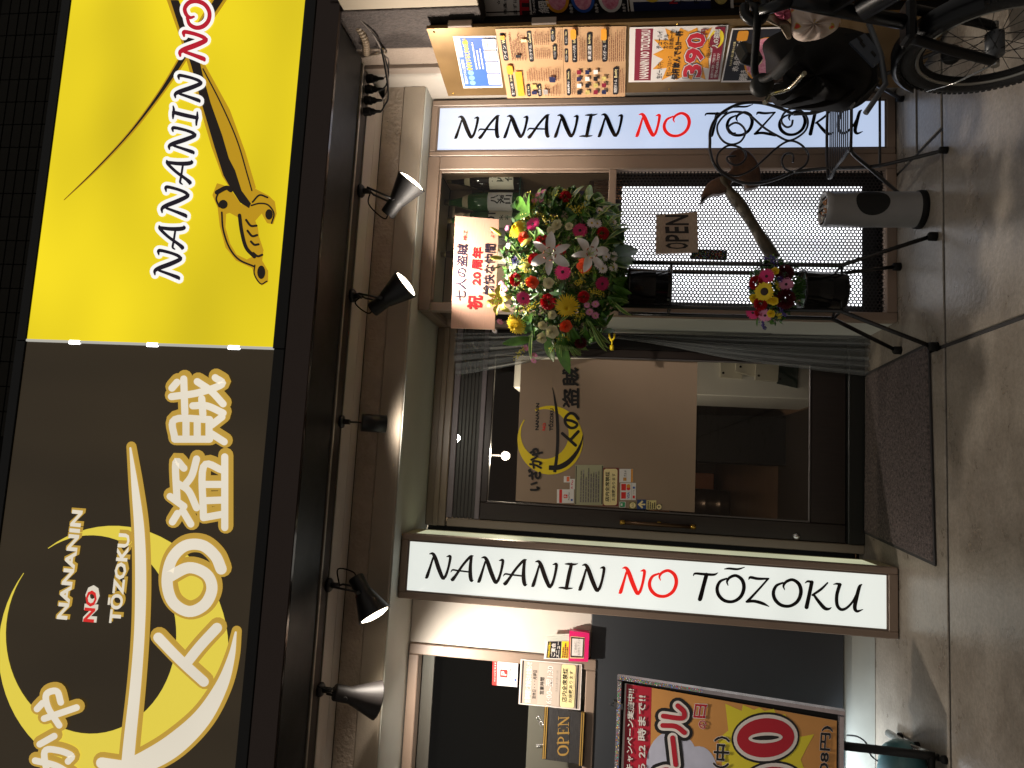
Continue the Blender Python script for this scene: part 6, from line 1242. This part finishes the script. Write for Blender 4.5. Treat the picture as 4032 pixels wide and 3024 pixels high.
for x, y, r_, dx, dz in ((690, 690, 95, .45, .9), (830, 770, 100, .45, -.9), (820, 925, 90, .1, -1), (700, 860, 95, -.1, .9), (1225, 715, 60, .1, -1), (1285, 1020, 40, .2, .3)):
    p = FA.pos(x, y, .03); sc = r_*.5426/FPX*3.3; FA.put(FL['bud_y' if r_ > 70 else 'bud_g'], p, (dx, -.55, dz), sc, 0, 'lily_bud')
for a in ((1480, 700, 1660, 660), (1500, 760, 1690, 820), (1480, 850, 1650, 800), (1490, 900, 1700, 890), (1480, 960, 1660, 1010), (1500, 1000, 1620, 1130), (1470, 650, 1530, 520), (1440, 520, 1540, 300), (1470, 620, 1640, 560), (1440, 700, 1500, 560), (1300, 480, 1420, 540), (1420, 560, 1500, 700), (1500, 830, 1640, 740), (1460, 1060, 1600, 1060), (1180, 420, 1170, 300), (1220, 520, 1250, 380), (1340, 560, 1190, 480), (1440, 760, 1560, 700), (1500, 940, 1680, 950), (1460, 900, 1560, 980)): FA.leaf('stripe', *a, lift=.03)
for a in ((880, 520, 750, 400), (1010, 660, 880, 690), (960, 1050, 1000, 1110), (1240, 540, 1130, 620), (1480, 1150, 1540, 1330), (1500, 1200, 1620, 1260), (1420, 1250, 1460, 1350), (1310, 560, 1180, 460), (1100, 480, 990, 430), (960, 960, 1000, 940), (1030, 540, 900, 480), (1330, 330, 1300, 480)): FA.leaf('plain', *a, lift=.03)
FA.leaf('big', 890, 545, 752, 395, lift=.05); FA.leaf('big', 1000, 690, 870, 670, lift=.05)
for a in ((1380, 480, 1560, 420), (1400, 470, 1590, 470), (1390, 520, 1600, 560), (1360, 450, 1480, 360), (1500, 650, 1660, 560), (1330, 470, 1300, 330)): FA.leaf('blade', *a, lift=.03)
for a in ((1330, 1330, 1490, 1310), (1300, 1400, 1440, 1440), (1240, 1500, 1330, 1560), (1180, 1480, 1120, 1560), (1400, 1300, 1560, 1290), (700, 1480, 900, 1440), (1350, 1420, 1480, 1400), (1100, 1470, 1080, 1580)): FA.leaf('plain', *a, lift=.02)
R_ = random.Random(21)
for k in range(120):
    a = R_.random()*2*PI; k0, k1 = R_.uniform(.66, .86), R_.uniform(.92, 1.26)
    if math.cos(a) < -.35 and abs(math.sin(a)) < .75: continue      # the plaque stands there
    FA.leaf(R_.choice(('stripe', 'plain', 'dark', 'blade', 'blade')), FA.c[0]+FA.rx*k0*math.cos(a), FA.c[1]+FA.ry*k0*math.sin(a), FA.c[0]+FA.rx*k1*math.cos(a+R_.uniform(-.12, .12)), FA.c[1]+FA.ry*k1*math.sin(a+R_.uniform(-.12, .12)), lift=.03)
for k in range(70):
    x, y = FA.c[0]+R_.uniform(-.75, .8)*FA.rx, FA.c[1]+R_.uniform(-.75, .75)*FA.ry; a = R_.random()*2*PI
    FA.leaf(R_.choice(('plain', 'dark', 'stripe', 'blade')), x, y, x+110*math.cos(a), y+110*math.sin(a), lift=.015)
for k in range(12):   # palm frond
    y0 = 1500+k*8; FA.leaf('blade', 1075+k*12, 1480+k*2, 985+k*27, 1600+60*math.sin(k*.28), lift=.05)
for a in ((900, 380, 935, 480), (880, 480, 960, 560), (960, 530, 1020, 610), (840, 560, 900, 570), (1050, 560, 1110, 600), (1180, 480, 1240, 520), (1290, 460, 1240, 540), (840, 890, 900, 840), (830, 930, 900, 960), (800, 1230, 930, 1210), (870, 1250, 960, 1190), (1250, 980, 1330, 960), (1280, 1010, 1230, 1050), (800, 1580, 860, 1500), (1060, 1520, 1110, 1480), (850, 1060, 900, 1000), (1180, 370, 1080, 420), (1230, 1290, 1290, 1260), (1090, 1420, 1180, 1450), (1420, 1120, 1330, 1090)): FA.spray(*a)
SA = Bouquet('small_flower_arrangement', 'small arrangement with a sunflower in the lower pot', (1020, 930), 150, 215, 3.42, .13, .6329, (2400, 550), (.88, 3.42, .50))
SA.stems(30, 3); SA.greens(1300, .026, 8, (M_LEAFD, M_LEAF), .95)
for k_, L_ in {'sun': [(965, 945, 60, .05)], 'gerb_pink': [(978, 850, 48), (893, 1075, 44)], 'gerb_lp': [(1098, 900, 44), (968, 1092, 42)], 'carn_r': [(915, 890, 44), (940, 1020, 40), (935, 1075, 30)], 'carn_d': [(1090, 832, 52), (1092, 990, 60)], 'rose_y': [(1022, 1002, 24), (1000, 1000, 20), (1005, 1080, 22), (1030, 820, 22), (900, 985, 26)], 'this': [(1115, 945, 26), (1060, 870, 24)]}.items():
    for a in L_: SA.bloom(k_, a[0], a[1], a[2], a[3] if len(a) > 3 else .03)
for a in ((1020, 750, 960, 735), (1040, 770, 1000, 720), (1060, 1050, 1095, 1095), (945, 1130, 970, 1180), (900, 900, 870, 920)): SA.spray(*a, n=36, mm=C_PUR, w=9, sz=.004)
for a in ((905, 960, 890, 1010), (1040, 880, 1050, 930), (1050, 1080, 1060, 1110)): SA.spray(*a, n=30, w=9)
for a in ((1150, 800, 1240, 745), (1100, 770, 1160, 740), (960, 770, 950, 720), (920, 1110, 915, 1160), (1000, 1120, 1030, 1190), (1040, 1120, 1095, 1140), (1160, 880, 1240, 850), (1180, 960, 1230, 1000), (1140, 1040, 1200, 1060), (1060, 1130, 1080, 1150)): SA.leaf('plain', *a, lift=.02)

# ------------------------------------------------------------------ congratulation plaque
PQ = Plane((0, 3.335, 0), (0, -1, 0)); g8 = lambda x, y: (1600+x*.5426, 550+y*.5426)
M_PEACH = mat('peach_wood_veneer', (226, 178, 154), .5, var=.10, vscale=9, stretch=(2, 1, 90), detail=2)
s = Sheet('congratulation_plaque', 'peach wooden plaque with black and red brush writing above the flowers', 'plaque', PQ, (g8(323, 1366), g8(354, 552), g8(672, 578), g8(640, 1378)), 0, M_PEACH, None, .006, 'board')
VIO = mat('violet_black_ink', (34, 24, 46), .45); CRI = mat('crimson_ink', (190, 22, 30), .45)
for body, xb0, y0, xb1, y1, cap, mm, bo in (('七人の盗賊', 430, 1170, 447, 762, 78, VIO, .03), ('様江', 440, 736, 444, 662, 30, CRI, .02), ('祝', 545, 1232, 552, 1132, 105, CRI, .055), ('20', 538, 1060, 545, 962, 62, CRI, .05), ('周年', 548, 948, 556, 786, 76, CRI, .05), ('愉快な仲間', 632, 1130, 648, 760, 78, VIO, .03), ('より', 638, 716, 642, 664, 28, CRI, .02)):
    pr = Print(PQ, .0006); text(pr, body, g8(xb0, y0), g8(xb1, y1), (-cap*.5426, -3), bo); pr.build('lettering', mm, s.t)
for yy in (1120, 800):
    MB().tube([PQ(*g8(560, yy), -.012), PQ(*g8(900, yy), -.03)], .006, 6).build('support_stick', mat('bare_stick', (190, 160, 120), .6), s.t)

# ------------------------------------------------------------------ things inside the bar
t = thing('beer_keg', 'steel beer keg standing on the floor inside, behind the door film', 'keg', (-.30, 8.4, .02))
kc = aty(2800, 1985, 8.4); MB().lathe([(0, 0), (.15, 0), (.165, .03), (.165, .10), (.172, .11), (.165, .12), (.165, .26), (.172, .27), (.165, .28), (.165, .42), (.172, .43), (.165, .44), (.165, .58), (.14, .64), (0, .64)], Matrix.Translation((kc.x, 8.4, .02)), 32).build('barrel', mat('keg_steel', (120, 104, 92), .3, metal=.8), t)
t = thing('counter', 'orange brown wooden counter deep inside the bar', 'counter', (.0, 9.0, .02))
MB().bbox(-.9, .02, 9.0, 9.4, .10, .88, .01).build('front', mat('counter_wood', (170, 104, 66), .45, var=.15, vscale=4), t); MB().bbox(-.95, .06, 8.9, 9.45, .885, .93, .01).build('top', mat('counter_top', (52, 36, 28), .35), t)
CB = mat('cutting_board_white', (196, 190, 172), .5, var=.05, vscale=5)
def cutting(label, pts, y, mm):
    t = thing('cutting_board', label, 'cutting board', tuple(aty(pts[0][0], pts[0][1], y)), 'cutting boards in the doorway'); slab_px(pts, Plane((0, y, 0), (0, -1, 0)), 0, .015, mm, 'board', t); q_ = pts[2]
    MB().lathe([(0, 0), (.008, 0)], Matrix.Translation(aty(pts[0][0]+12, pts[1][1]-18, y-.001)) @ frame_rot((0, -1, 0)), 10).build('hole', M_BLACKMATT, t)
cutting('white cutting board with a yellow tag inside the door', ((2836, 1380), (2836, 1486), (2922, 1492), (2922, 1380)), 4.600, CB)
cutting('white cutting board leaning askew between two others', ((2904, 1380), (2895, 1462), (2975, 1485), (2980, 1380)), 4.575, CB)
cutting('white cutting board with dark spots inside the door', ((2976, 1380), (2974, 1497), (3062, 1503), (3072, 1380)), 4.55, CB)
cutting('dark green cutting board behind the white ones', ((3060, 1380), (3060, 1510), (3140, 1528), (3150, 1380)), 4.607, mat('dark_green_board', (26, 44, 36), .5))
pr = Print(Plane((0, 5.0, 0), (0, -1, 0)), 0)
t = thing('track_lamp', 'lit spotlight hanging inside the bar behind the door glass', 'lamp', tuple(aty(1990, 1795, 4.5)))
lp = aty(1990, 1795, 4.5); MB().lathe([(0, .09), (.025, .085), (.030, 0), (.026, 0), (.02, .05), (0, .06)], Matrix.Translation(lp) @ frame_rot((.1, 1, .25)), 20).build('shade', M_LAMPB, t)
MB().lathe([(0, -.004), (.022, .0)], Matrix.Translation(lp) @ frame_rot((.1, 1, .25)), 16).build('bulb', MATS['lamp_glass'], t)
MB().tube([lp, (lp.x, 4.55, 2.5)], .008, 8).build('stem', M_LAMPB, t)
ld = bpy.data.lights.new('lamp_light', 'POINT'); lo = bpy.data.objects.new('lamp_light', ld); link(lo, t); ld.energy = 34; ld.color = (1, .82, .64); ld.shadow_soft_size = .04; lo.location = (0, -.05, -.03)

# ------------------------------------------------------------------ LED flood light behind the poster stand, with its cord
t = thing('flood_light', 'small white LED flood light hidden behind the poster stand', 'flood light', (-1.42, 3.80, .40))
MB().bbox(-1.50, -1.34, 3.78, 3.82, .38, .48, .006).build('housing', M_GREYP, t)
MB().bbox(-1.49, -1.35, 3.785, 3.815, .372, .3795, .001).build('led_face', glow('led_white', (225, 236, 255), 14.0), t)
MB().tube([(-1.42, 3.82, .43), (-1.42, WY-.012, .43)], .01, 8).build('wall_arm', M_GREYP, t)
MB().tube([tuple(p) for p in spline([tuple(aty(3335, 2895, 3.8)), tuple(aty(3375, 2900, 3.75)), tuple(aty(3410, 2925, 3.65)), tuple(aty(3430, 2975, 3.6)), tuple(aty(3470, 3010, 3.5)), tuple(aty(3490, 3060, 3.4))], 6)], .004, 6).build('cord', M_BLACKMATT, t)
ld = bpy.data.lights.new('lamp_light', 'SPOT'); lo = bpy.data.objects.new('lamp_light', ld); link(lo, t); ld.energy = 26; ld.color = (.80, .90, 1.0); ld.spot_size = math.radians(150); ld.spot_blend = .6; ld.shadow_soft_size = .05
lo.location = (0, 0, -.035)
